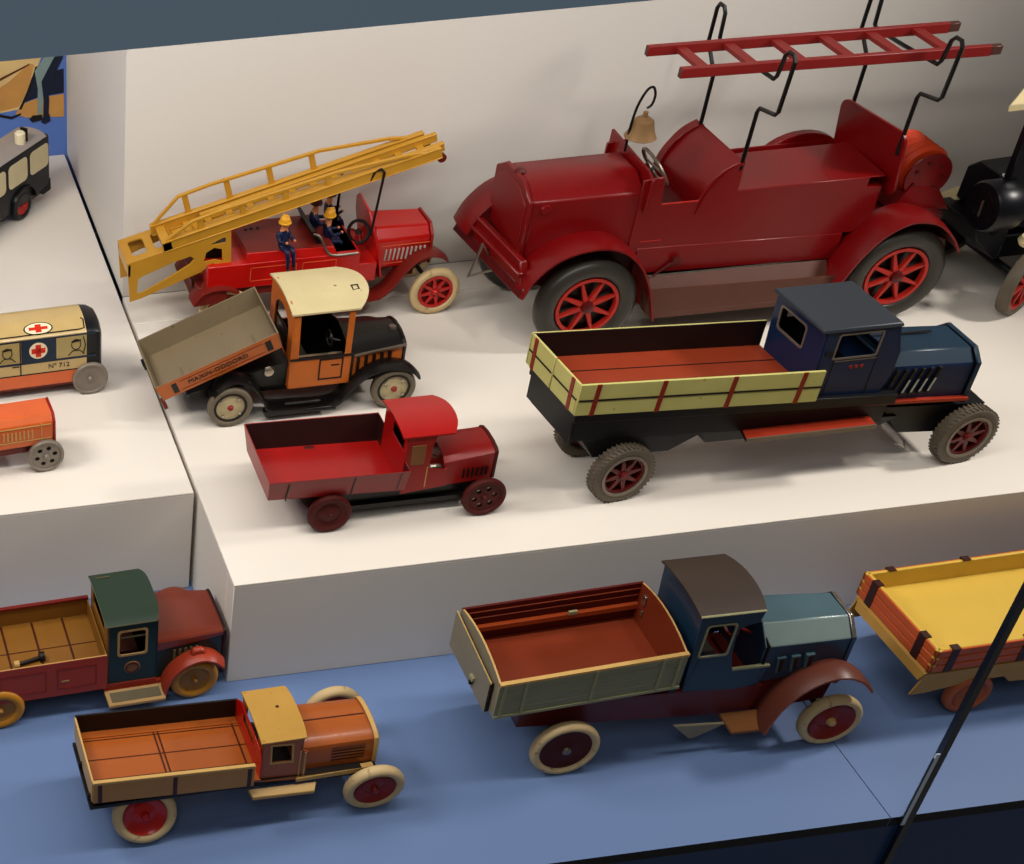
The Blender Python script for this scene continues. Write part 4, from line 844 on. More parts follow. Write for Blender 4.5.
# ------------------------------------------------------------------ olive-grey and blue truck on the blue floor
def grey_truck():
    t = thing('toy_truck', 'blue-grey tin truck with olive plank bed, brown fenders and cream tyres', 'toy truck', (0.2119, -0.1290, 0), -0.99)
    CY = 38; R = 25
    w = wheel(t, (-1, 1.8, R), R, 18.5, 8.5, 'creamtire', 'disc', 'maroonwheel', p=2.2, dish=1.0, hubmat='steel')
    far_wheel(w, t, (-2, 2 * CY - 5, R))
    w2 = wheel(t, (195, 1.8, R - 2), R - 2, 16.4, 9, 'creamtire', 'dish', 'rusthub', p=2.2, dish=3, hubmat='creamedge'); far_wheel(w2, t, (195, 2 * CY - 5, R - 2))
    x0, x1, y0, y1 = -61, 71, 0, 76
    def xf(x, y, z):
        u = (x - x0) / (x1 - x0); return (x, y + 3 * u * (1 - y / 76), z + 7 * u)
    f = MB(xf); f.box(x0 + 1, x1, y0 + 1, y1 - 1, 66.5, 68.5, 'rustin', bot='print'); bo = f.build('cargo_bed', t)
    n = MB(xf); n.box(x0, x1, y0, y0 + 2, 66, 98, 'greyside', y1='rustdk', top='creamedge')
    for v in (74, 82, 90): n.box(x0 + 6, x1 - 2, y0 - .35, y0 + .2, v, v + .7, 'greyend')
    no = n.build('side_panel', bo, bevel=.2)
    tr = MB(xf)
    for x in (-58, -43, 6, 53, 65): tr.box(x, x + 2, y0 - 1, y0 + .3, 66.5, 97.5, 'greyline')
    tr.box(x0, x1, y0 - .9, y0 + .3, 66, 68.2, 'greyline'); tr.box(x0, x1, y0 - .8, y0 + 2.6, 96.6, 98.8, 'creamedge'); tr.build('plank_trim', no)
    fa = MB(xf); fa.box(x0, x1, y1 - 2, y1, 66, 101, 'greyside', y0='rustdk', top='rustdk')
    fa.box(x0 + 2, x1, y1 - 5.5, y1 - 2, 79, 83.5, 'rustlt'); fa.box(x0 + 2, x1, y1 - 3, y1 - 2, 90, 90.8, 'rustin'); fa.box(x0 + 2, x1, y1 - 3, y1 - 2, 96, 96.8, 'rustin'); fa.build('side_panel', bo, bevel=.2)
    # arched end boards
    top = [(y0 + 2, 98)] + [(y0 + 2 + (y1 - 4) * i / 10, 98 + 3 * i / 10 + 6 * (1 - (i / 5 - 1) ** 2)) for i in range(1, 10)] + [(y1 - 2, 101)]
    hb = MB(xf); hb.plate([(y0 + 2, 66)] + [(y1 - 2, 66)] + top[::-1], [], 0, 1.6, YZ(x1 - 1.6), 'rustin', edge='creamedge'); hbo = hb.build('headboard', bo, bevel=.2)
    pl = MB(xf); pl.box(x1 - 3, x1 - 1.5, 62, 66, 88, 97, 'chrome'); pl.box(x1 - 3, x1 - 1.5, 62, 63.5, 78, 84, 'chrome'); pl.build('latch_plate', hbo, bevel=.3)
    tb = MB(xf); tb.plate([(y0 + 2, 66)] + [(y1 - 2, 66)] + top[::-1], [], 0, 1.6, YZ(x0), 'greyend', edge='creamedge', back='rustdk'); tb.build('tailgate', bo, bevel=.2)
    tg = MB(xf); tg.plate([(y0 + 8, 64), (y1 + 1, 64), (y1 + 1, 98), (y0 + 8, 93)], [], 0, 1.2, YZ(x0 - 3), 'greyend', edge='creamedge')
    tg.box(x0 - 3, x0, y0 + 8, y0 + 9, 65, 92, 'print')
    to = tg.build('tailgate', bo, bevel=.2)
    hk = MB(xf); hk.box(x0 - 5, x0 - 2.5, 30, 36, 72, 76, 'greyline'); hk.box(x0 - 5.5, x0 - 3, 32, 34, 68, 72, 'print'); hk.build('tail_latch', to, bevel=.4)
    pz = MB(xf); pz.box(18, 24, 70, 72, 83, 86, 'greyline'); pz.build('paint_chip', bo)
    # chassis
    ch = MB(); ch.hexa([(-34, 14, 38), (140, 14, 26), (140, 62, 26), (-34, 62, 38), (-36, 10, 64), (140, 10, 58), (140, 66, 58), (-36, 66, 64)], 'brownmar'); ch.box(-52, -20, 16, 60, 50, 64, 'print'); ch.box(70, 76, 10, 66, 60, 74, 'print')
    ch.hexa([(130, 16, 24), (196, 16, 30), (196, 60, 30), (130, 60, 24), (126, 16, 62), (200, 16, 66), (200, 60, 66), (126, 60, 62)], 'brownmar')
    ch.tube([(-2, 8, R), (-2, 68, R)], 2.4, 'print'); ch.tube([(192, 8, R), (192, 68, R)], 2.4, 'print'); ch.build('chassis', t, bevel=.4)
    for ya in (5, 69): tri = MB(); tri.plate([(80, 30), (118, 27), (99, 16), (94, 15.5)], [], 0, 2.4, XZ(ya), 'greyend'); tri.build('side_bracket', t, bevel=.3)
    for ya, yb in ((0, 12), (2 * CY - 12, 2 * CY)):
        st = MB(); st.hexa([(122, ya, 20), (150, ya, 20), (146, yb, 28), (116, yb, 28), (122, ya, 22.5), (150, ya, 22.5), (146, yb, 31), (116, yb, 31)], 'brasspan')
        st.build('running_board', t, bevel=.3)
    # fenders
    for ya, yb in ((-5, 15), (2 * CY - 15, 2 * CY + 5)):
        f = MB(); f.strip(spline([(143, 22), (146, 36), (152, 51), (162, 63), (176, 71), (190, 72), (203, 66), (210, 59), (214, 54)], 5), ya, yb, 1.6, 'fendbrown', 1.6, edge='fendedge'); fo = f.build('fender', t, angle=50)
        v = MB(); yv = 15 if ya < 30 else 2 * CY - 15; v.plate(spline([(144, 22), (147, 36), (153, 50), (163, 62), (176, 70), (190, 71), (202, 65), (209, 58)], 4) + [(200, 46), (176, 52), (160, 40), (150, 24)], [], -.6, .6, lambda u, q, d, yy=yv: (u, yy + d, q), 'fendbrown'); v.build('fender_skirt', fo)
    # cab
    a0, a1 = 10, 66
    cb = MB()
    side = [(80, 60), (118, 57), (136, 60), (138, 76), (112, 78), (108, 92), (106, 116), (111, 119), (120, 121), (122, 133), (77, 133)]
    cab_sides(cb, a0, a1, 1.2, side, [rrect(84, 103, 94, 122, 2)], 'greyblue', 'print')
    cb.plate([(a0, 62), (a1, 62), (a1, 133), (CY, 136), (a0, 133)], [], 0, 1.2, lambda u, v, d: (76.5 + d + (131 - v) * .06, u, v), 'greyblue')
    cb.plate([(a0, 60), (a1, 60), (a1, 96), (CY, 106), (a0, 96)], [], 0, 1.2, YZ(134), 'print')
    co = cb.build('cab', t, bevel=.4)
    rf = MB(); roof_sheet(rf, 74.5, 124, a0 - 1.5, a1 + 1.5, lambda u: 134 + 3.4 * (1 - u * u), 1.6, 'roofbrown', None, 4, 14, 2.4); ro = rf.build('roof', co)
    ed = MB(); ed.tube([(74.5, a0 - 1.7, 133.6), (120, a0 - 1.7, 133.6)], .9, 'greyline', 6); ed.build('roof_edge', ro)
    wf = MB(); wf.plate(rrect(82.6, 104.4, 92.6, 123.4, 2.6), [rrect(84, 103, 94, 122, 2)], -.5, .3, XZ(a0), 'greyline'); wf.box(112, 139, a0 - .6, a0 + 1.6, 76.6, 78.4, 'greyline'); wf.build('window_frame', co)
    si = MB(); si.box(82, 104, a0 + 4, a1 - 4, 62, 84, 'print'); si.hexa([(80, a0 + 4, 80), (86, a0 + 4, 80), (86, a1 - 4, 80), (80, a1 - 4, 80), (79, a0 + 4, 106), (82, a0 + 4, 106), (82, a1 - 4, 106), (79, a1 - 4, 106)], 'redbrown'); si.tube([(112, 26, 106), (128, 26, 96)], 1.2, 'redbrown', 6); si.lathe([(8, -1), (10, -1), (10, 1), (8, 1), (8, -1)], 'redbrown', (111, 26, 107), 'x', 22); si.build('cab_bench', co)
    # hood
    def sec(x, ys, zb, zs, zr, yr): return [(x, CY - ys, zb), (x, CY - ys, zs), (x, CY - yr, zr), (x, CY + yr, zr), (x, CY + ys, zs), (x, CY + ys, zb)]
    h = MB(); h.loft([sec(133, 26, 58, 93, 106, 14), sec(198, 23, 62, 90, 102, 12)], ['greyblue', 'hoodlight', 'hoodblue', 'hoodblue', 'greyblue', 'print'], capmat='greyblue'); ho = h.build('hood', t, bevel=1.2, seg=2)
    r = MB(); r.loft([sec(198, 23.6, 62, 90.6, 102.8, 12.4), sec(201.5, 23.2, 62, 90, 102, 12)], ['greyblue', 'chrome', 'chrome', 'chrome', 'greyblue', 'print'], capmat='greyblue'); r.build('radiator', t, bevel=.5)
    l = MB()
    for k in range(3):
        x = 146 + k * 10.5; l.hexa([(x + 1, CY - 26.5, 67), (x + 2.4, CY - 26.5, 67), (x + 2.4, CY - 22, 67), (x + 1, CY - 22, 67), (x - 1.4, CY - 27, 81), (x, CY - 27, 81), (x, CY - 22, 81), (x - 1.4, CY - 22, 81)], 'hoodblue')
        l.hexa([(x + 2.4, CY - 26, 67), (x + 6, CY - 25, 67), (x + 6, CY - 22, 67), (x + 2.4, CY - 22, 67), (x, CY - 26.4, 81), (x + 5, CY - 25.4, 81), (x + 5, CY - 22, 81), (x, CY - 22, 81)], 'print')
        l.hexa([(x - 1.4, CY - 27, 80.5), (x + 5, CY - 26.6, 80.5), (x + 5, CY - 23, 80.5), (x - 1.4, CY - 23, 80.5), (x - 1.4, CY - 27, 82), (x + 5, CY - 26.6, 82), (x + 5, CY - 23, 82), (x - 1.4, CY - 23, 82)], 'hoodblue')
    l.build('louvre', ho)
grey_truck()

# ------------------------------------------------------------------ orange wood-print truck with mustard roof
def orange_truck():
    t = thing('toy_truck', 'orange wood-print tin truck with mustard cab roof and red wheels on cream tyres', 'toy truck', (-0.0990, -0.1460, 0), 1.42)
    CY = 36; R = 22
    w = wheel(t, (5, 9, R + 1.6), R + 1, 15, 8.5, 'creamtire', 'dish', 'redhub', p=2.1, dish=2.4, camber=-.27); far_wheel(w, t, (6, 2 * CY - 4.5, R))
    w2 = wheel(t, (168, 4.5, R), R, 14.5, 8.5, 'creamtire', 'dish', 'rusthub', p=2.1, dish=2.4, camber=.1); far_wheel(w2, t, (164, 81, R))
    sh = lambda x: -.055 * (x + 32)
    def xf(x, y, z): return (x, y, z + sh(x))
    x0, x1, y0, y1 = -32, 85, 4, 67
    f = MB(xf); f.box(x0 + 1, x1, y0 + 1, y1 - 1, 51, 53, 'woodor', bot='print'); bo = f.build('cargo_bed', t)
    ln = MB(xf)
    for yy in (20, 38, 56): ln.box(x0 + 2, x1, yy, yy + .8, 52.9, 53.25, 'woodline')
    for x in (22, 25, 79): ln.box(x, x + 1.2, y0 + 2, y1 - 6, 52.9, 53.3, 'woodline')
    ln.box(x0 + 1, x1, 58.5, 60, 52.9, 53.8, 'woodor'); ln.build('floor_line', bo)
    n = MB(xf); n.box(x0, x1 - 5, y0, y0 + 1.6, 48.5, 69, 'woodpan', y1='woodor'); no = n.build('side_panel', bo, bevel=.2)
    tr = MB(xf); tr.box(x0 - .6, x1 - 5, y0 - .8, y0 + 2.2, 67, 69.6, 'creamedge')
    for x in (-29, 23, 75): tr.box(x, x + 3, y0 - .5, y0 + .3, 48.5, 67, 'woodline')
    tr.build('panel_trim', no, bevel=.3)
    fa = MB(xf); fa.box(x0, x1, y1 - 1.6, y1, 48.5, 70, 'woodpan', y0='print', top='print'); fa.build('side_panel', bo, bevel=.2)
    tg = MB(xf); tg.box(x0 - .8, x0 + .8, y0 + 1.6, y1 - 1.6, 48.5, 69, 'creamedge', x1='woodline'); to = tg.build('tailgate', bo, bevel=.2)
    for yy in (9, 38): rb = MB(xf); rb.box(x0 - 3, x0, yy, yy + 2, 46, 52, 'print'); rb.build('tail_hook', to)
    hb = MB(xf); hb.plate([(y0 + 1.6, 50), (y1 - 1.6, 50), (y1 - 1.6, 71), (CY + 20, 78), (CY - 26, 78), (y0 + 1.6, 71)], [rrect(24, 48, 66, 75, 1)], 0, 1, YZ(x1 - 1), 'red', back='woodor'); hb.build('headboard', bo, bevel=.2)
    ch = MB(); ch.hexa([(-26, 14, 34), (160, 14, 26), (160, 58, 26), (-26, 58, 34), (-32, 7, 48), (170, 10, 37), (170, 62, 37), (-32, 64, 48)], 'print'); ch.box(-34, 60, 6, 66, 40, 43, 'print')
    ch.tube([(6, 8, R), (6, 64, R)], 2, 'print'); ch.tube([(168, 8, R), (165, 78, R)], 2, 'print'); ch.build('chassis', t)
    for ya, yb in ((3, 9), (63, 69)):
        sb = MB(); sb.hexa([(80, ya, 28), (124, ya, 26), (127, yb, 29), (78, yb, 31), (80, ya, 31), (124, ya, 29), (127, yb, 31.5), (78, yb, 33.5)], 'creamedge')
        sb.build('running_board', t, bevel=.4)
    # cab
    a0, a1 = 10, 57
    cb = MB()
    side = [(86, 38), (118, 35), (119, 62), (113, 66), (115, 76), (86, 79)]
    cb.plate(side, [[(93.5, 56.5), (107.5, 55.5), (106.5, 71.5), (92.8, 73)]], 0, 1, XZ(a0), 'woodor', back='woodline'); cb.plate(side, [[(90, 38.5), (112, 37.5), (110, 73), (90, 75)]], 0, 1, XZ(a1, -1), 'woodor', back='woodline')
    cb.plate([(a0, 40), (a1, 40), (a1, 79), (a0, 79)], [rrect(20, 48, 62, 75, 1)], 0, 1, YZ(86), 'woodor')
    cb.plate([(a0, 40), (a1, 40), (a1, 76), (a0, 76)], [rrect(16, 51, 64, 74, 1)], 0, 1, YZ(114), 'woodor')
    co = cb.build('cab', t, bevel=.3)
    rf = MB(); roof_sheet(rf, 84.5, 117.5, a0 - 1.5, a1 + 1.5, lambda u: 78.6 + 2.2 * (1 - u * u), 1.4, 'roofyel', None, 1.5, 12, 4); ro = rf.build('roof', co, bevel=.2)
    kn = MB(); kn.lathe([(0, .8), (1.2, .5), (1.2, 0), (0, 0)], 'woodline', (104, 38, 80.6), 'z', 10); kn.build('roof_dent', ro)
    wf = MB(); wf.plate([(92, 55), (109, 54), (108, 73), (91.4, 74.4)], [[(93.5, 56.5), (107.5, 55.5), (106.5, 71.5), (92.8, 73)]], -.4, .3, XZ(a0), 'creamedge'); wf.box(113, 114, a0 - .5, a0 + .3, 36, 64, 'creamedge'); wf.box(116.4, 117.6, a0 - .5, a0 + .3, 36, 62, 'creamedge'); wf.build('window_frame', co)
    def sec(x, ys, zb, zs, zt): return [(x, CY - ys, zb), (x, CY - ys, zs)] + [(x, CY - ys * cos(a), zs + (zt - zs) * sin(a) ** .8) for a in [PI * i / 10 for i in range(1, 10)]] + [(x, CY + ys, zs), (x, CY + ys, zb)]
    nS = 13
    h = MB(); h.loft([sec(114, 21.5, 36, 57, 65), sec(168, 20.5, 36, 55, 63.5)], 'woodor'); ho = h.build('hood', t, angle=25)
    l = MB(); l.hexa([(116, CY - .5, 63), (167, CY - .5, 61.5), (167, CY + .5, 61.5), (116, CY + .5, 63), (116, CY - .5, 65.3), (167, CY - .5, 63.8), (167, CY + .5, 63.8), (116, CY + .5, 65.3)], 'woodline')
    for k in range(5): l.hexa([(138, CY - 21.6, 44 + k * 3), (162, CY - 21.2, 43 + k * 3), (162, CY - 20, 43 + k * 3), (138, CY - 20, 44 + k * 3), (138, CY - 21.6, 44.6 + k * 3), (162, CY - 21.2, 43.6 + k * 3), (162, CY - 20, 43.6 + k * 3), (138, CY - 20, 44.6 + k * 3)], 'woodline')
    l.build('hood_line', ho)
    r = MB(); r.loft([sec(168, 21.4, 34, 56, 65), sec(171.5, 21.4, 34, 56, 65)], 'creamedge', capmat='woodor'); r.build('radiator', t, bevel=.4)
    for s_ in (-1, 1):
        sl = MB(); sl.hexa([(112, CY + s_ * 26 - 2, 35), (168, CY + s_ * 24 - 2, 33), (168, CY + s_ * 24 + 2, 33), (112, CY + s_ * 26 + 2, 35), (112, CY + s_ * 26 - 2, 38), (168, CY + s_ * 24 - 2, 37.5), (168, CY + s_ * 24 + 2, 37.5), (112, CY + s_ * 26 + 2, 38)], 'creamedge')
        sl.build('hood_sill', t)
orange_truck()

# ------------------------------------------------------------------ green-cabbed truck at the left
def green_truck():
    t = thing('toy_truck', 'tin truck with dark green cab, brown hood, red bed and mustard wheels', 'toy truck', (-0.1785, -0.0205, 0), 2.4)
    CY = 36; R = 19
    w = wheel(t, (0, 4, R), R, 11, 8, 'mustard', 'dish', 'mustdk', p=2.1, dish=1.5)
    copy_tree(w, t, (150, 5, R)); far_wheel(w, t, (0, 2 * CY - 4, R)); far_wheel(w, t, (150, 2 * CY - 5, R))
    x0, x1, y0, y1 = -62, 82, 3, 69
    f = MB(); f.box(x0 + 1, x1, y0 + 1, y1 - 1, 40, 42, 'bedmust', bot='print'); bo = f.build('cargo_bed', t)
    ln = MB()
    for x in (-40, -14, 12, 36, 60): ln.box(x, x + 1.6, y0 + 2, y1 - 2, 41.8, 42.4, 'woodline')
    ln.box(x0 + 2, x1, 36, 36.8, 41.8, 42.3, 'woodline'); ln.build('floor_line', bo)
    n = MB(); n.box(x0, x1, y0, y0 + 1.4, 24, 58.5, 'bedred', y1='bedmust', top='tan'); no = n.build('side_panel', bo, bevel=.2)
    p = MB()
    for xa, xb in ((-50, -8), (0, 36), (44, 74)):
        p.plate(rrect(xa, xb, 31, 52, 2), [rrect(xa + .8, xb - .8, 31.8, 51.2, 1.6)], -.3, .2, XZ(y0), 'plankred')
    p.box(47, 53, y0 - .4, y0 + .2, 38, 39.4, 'tan'); p.build('panel_line', no)
    fa = MB(); fa.box(x0, x1, y1 - 1.4, y1, 24, 59, 'bedred', y0='bedmust', top='bedred'); fa.box(x0, x1, y1 - 2.6, y1 + .6, 58, 60.4, 'redbrown'); fa.build('side_panel', bo, bevel=.2)
    hb = MB(); hb.box(x1 - 1.2, x1, y0 + 1.4, y1 - 1.4, 40, 58, 'bedmust'); hb.build('headboard', bo); tg = MB(); tg.box(x0, x0 + 1.2, y0 + 1.4, y1 - 1.4, 24, 58, 'bedred', x1='bedmust'); tg.build('tailgate', bo)
    bt = MB(); bt.tube([(18, 22, 44), (36, 26, 44)], 1.6, 'print', 8); bt.lathe([(0, -2), (3, -2), (3, 2), (0, 2)], 'creamedge', (17, 22, 44.5), 'x', 12); bt.lathe([(0, -2), (4, -2), (4, 2), (0, 2)], 'print', (37, 26, 45), 'x', 12); bt.build('winding_key', bo)
    ch = MB(); ch.box(-50, 160, 16, 56, 14, 26, 'print'); ch.tube([(0, 6, R), (0, 66, R)], 2, 'print'); ch.tube([(150, 6, R), (150, 66, R)], 2, 'print'); ch.hexa([(82, 5, 11), (130, 5, 11), (130, 67, 11), (82, 67, 11), (80, 7, 21), (130, 7, 21), (130, 65, 21), (80, 65, 21)], 'bedred'); ch.build('chassis', t)
    for ya, yb in ((-5, 5), (67, 77)):
        s = MB(); lo, hi = (ya, yb) if ya < 30 else (yb, ya)
        s.hexa([(82, lo, 10), (126, lo, 10), (125, hi, 17), (80, hi, 17), (82, lo, 12.4), (126, lo, 12.4), (125, hi, 19.4), (80, hi, 19.4)], 'tan'); so = s.build('running_board', t, bevel=.3)
        q = MB(); a = lo + (hi - lo) * .2; b = lo + (hi - lo) * .8; q.hexa([(85, a, 12), (123, a, 12), (122, b, 16), (84, b, 16), (85, a, 14.2), (123, a, 14.2), (122, b, 18.3), (84, b, 18.3)], 'olivestep'); q.build('step_mat', so)
    # cab
    a0, a1 = 7, 62
    cb = MB()
    cab_sides(cb, a0, a1, 1.2, [(83, 18), (121, 20), (121, 83), (83, 85)], [rrect(92, 112, 52.5, 76, 2.5)], 'green', 'print')
    cb.plate([(a0, 24), (a1, 24), (a1, 85), (a0, 85)], [rrect(18, 54, 66, 79, 2)], 0, 1.2, YZ(83), 'bedmust')
    cb.plate([(a0, 24), (a1, 24), (a1, 83), (a0, 83)], [rrect(12, 57, 66, 79, 2)], 0, 1.2, YZ(120), 'green')
    co = cb.build('cab', t, bevel=.4)
    rf = MB(); roof_sheet(rf, 81, 124, a0 - 1.5, a1 + 1.5, lambda u: 85 + 3.2 * (1 - u ** 4), 1.5, 'greenroof', 'greyline', 4, 16, 4); ro = rf.build('roof', co)
    ds = MB(); ds.box(86, 96, a1 - 6, a1 - 5, 87.2, 87.8, 'olivestep'); ds.build('paint_scrape', ro)
    wf = MB(); wf.plate(rrect(90.4, 113.6, 51, 77.5, 3), [rrect(92.2, 111.8, 52.8, 75.7, 2.4)], -.5, .4, XZ(a0), 'tan'); wf.box(92, 112, a0 + .3, a0 + 1, 69, 70.2, 'olivestep'); wf.build('window_frame', co)
    em = MB(); em.lathe([(0, -.5), (6, -.5), (6.4, 0), (0, 0)], 'brasspan', (102, a0, 38.5), 'y', 24); em.lathe([(4.2, -.9), (5.2, -.9), (5.2, -.4), (4.2, -.4), (4.2, -.9)], 'woodline', (102, a0, 38.5), 'y', 24); eo = em.build('door_emblem', co)
    tr = MB(); tr.box(83, 121, a0 - .4, a0 + .3, 17, 24, 'bedred'); tr.build('sill_stripe', co)
    st = MB(); st.box(88, 108, 12, 60, 30, 52, 'woodline'); st.build('cab_bench', co, bevel=1)
    def sec(x, ys, zb, zs, zt, k=10): return [(x, CY - ys, zb), (x, CY - ys, zs)] + [(x, CY - ys * cos(a), zs + (zt - zs) * sin(a) ** .75) for a in [PI * i / k for i in range(1, k)]] + [(x, CY + ys, zs), (x, CY + ys, zb)]
    h = MB(); h.loft([sec(120, 27, 16, 55, 61), sec(146, 26, 16, 55, 59), sec(173, 23, 14, 54, 56.5)], 'green'); ho = h.build('hood', t, angle=25)
    hc = MB(); hc.loft([sec(119.6, 27.9, 50, 58, 62.5), sec(146, 26.9, 52, 57.5, 60.5), sec(173.6, 23.9, 53, 56, 58.4)], 'brownhood'); hco = hc.build('hood_cover', ho, angle=25)
    r = MB(); r.loft([sec(173.6, 24.6, 13, 56.5, 59.6), sec(176, 24.2, 13, 56.5, 59)], 'print', capmat='brownhood'); r.build('radiator', t, bevel=.4)
    l = MB()
    for k in range(5): l.box(134 + k * 4.4, 136 + k * 4.4, CY - 27.4 + k * .25, CY - 25, 37, 47.5, 'olivestep')
    l.build('louvre', ho)
    for ya, yb in ((-3, 14), (58, 75)):
        f = MB(None if ya < 0 else (lambda x, y, z: (x - 3, y, z + 7))); f.strip(spline([(125, 12), (128, 24), (134, 34), (143, 41), (154, 43.5), (164, 40), (171, 33)], 5), ya, yb, 1.6, 'orfender' if ya < 0 else 'brownhood', 2.5); fo = f.build('fender', t, angle=50)
        if ya < 0:
            lp = MB(); lp.hexa([(146, 2, 43), (160, 2, 42), (160, 9, 42), (146, 9, 43), (148, 3, 50), (156, 3, 50), (156, 8, 50), (148, 8, 50)], 'orfender'); lp.build('fender_lamp', fo, bevel=1.5, seg=2) if False else lp.build('fender_lamp', fo, bevel=1.5)
green_truck()

# ------------------------------------------------------------------ orange plank trailer at the right
def trailer():
    t = thing('toy_trailer', 'orange plank trailer with yellow inside behind the dark glass joint', 'toy trailer', (0.5135, -0.1225, 0), 1.38)
    CY = 44; R = 18
    w = wheel(t, (8, 4, R), R, 11.5, 8, 'trwheel', 'dish', 'trwheel', p=2.2, dish=2, hubmat='chrome'); far_wheel(w, t, (8, 2 * CY - 4, R))
    copy_tree(w, t, (150, 4, R)); far_wheel(w, t, (150, 2 * CY - 4, R))
    x0, x1, y0, y1 = -37, 195, 0, 88
    f = MB(); f.box(x0 + 1, x1, y0 + 1, y1 - 1, 50, 55, 'tryel', bot='print'); bo = f.build('cargo_bed', t)
    def planks(nm, fn, a, b, inner):
        m = MB()
        for k in range(3):
            z0 = 50 + k * 7.2; m.hexa([fn(a, z0, 0), fn(b, z0, 0), fn(b, z0, 3.4), fn(a, z0, 3.4), fn(a, z0 + 6.4, 0), fn(b, z0 + 6.4, 0), fn(b, z0 + 6.4, 3.4), fn(a, z0 + 6.4, 3.4)], 'trplank')
        m.hexa([fn(a, 50, 1.2), fn(b, 50, 1.2), fn(b, 50, 3.8), fn(a, 50, 3.8), fn(a, 71.2, 1.2), fn(b, 71.2, 1.2), fn(b, 71.2, 3.8), fn(a, 71.2, 3.8)], inner)
        return m.build(nm, bo, bevel=.6, seg=2)
    def bands(par, fn, us, wd=6):
        m = MB()
        for u in us: m = MB(); m.hexa([fn(u, 50, -.5), fn(u + wd, 50, -.5), fn(u + wd, 50, 1), fn(u, 50, 1), fn(u, 71.6, -.5), fn(u + wd, 71.6, -.5), fn(u + wd, 71.6, 1), fn(u, 71.6, 1)], 'trband'); m.hexa([fn(u, 71.4, -.7), fn(u + wd, 71.4, -.7), fn(u + wd, 71.4, 4.4), fn(u, 71.4, 4.4), fn(u, 72.2, -.7), fn(u + wd, 72.2, -.7), fn(u + wd, 72.2, 4.4), fn(u, 72.2, 4.4)], 'trband'); m.build('iron_band', par)
    nf = lambda u, z, d: (u, y0 + d, z); ff = lambda u, z, d: (u, y1 - d, z); ef = lambda u, z, d: (x0 + d, u, z)
    n = planks('side_panel', nf, x0, x1, 'tryel'); bands(n, nf, (-26, 30, 86, 150))
    a = planks('side_panel', ff, x0, x1, 'tryel'); bands(a, ff, (-20, 40, 96, 150))
    e = planks('end_panel', ef, y0, y1, 'tryel'); bands(e, ef, (14, 70), 7)
    e2 = planks('end_panel', lambda u, z, d: (x1 - d, u, z), y0, y1, 'tryel')
    ch = MB()
    for yy, s_ in ((2, 1), (86, -1)):
        ch.plate([(-42, 27), (-28, 27), (6, 32), (30, 32), (36, 26), (60, 24), (60, 30), (190, 30), (190, 46), (-36, 46)], [], 0, 1.4, XZ(yy, s_), 'trcream')
    ch.hexa([(-40, 3, 41), (-38, 3, 41), (-38, 80, 41), (-40, 80, 41), (-38.5, 1, 49), (-36, 1, 49), (-36, 82, 49), (-38.5, 82, 49)], 'trcream'); ch.box(-38, 190, 3, 85, 46, 49.8, 'trcream'); ch.build('chassis', t, bevel=.3)
    ax = MB(); ax.tube([(8, 6, R), (8, 82, R)], 2, 'print'); ax.build('axle', t); ax = MB(); ax.tube([(150, 6, R), (150, 82, R)], 2, 'print'); ax.build('axle', t); ax = MB(); ax.box(0, 160, 26, 62, 18, 40, 'print'); ax.build('underframe', t)
trailer()

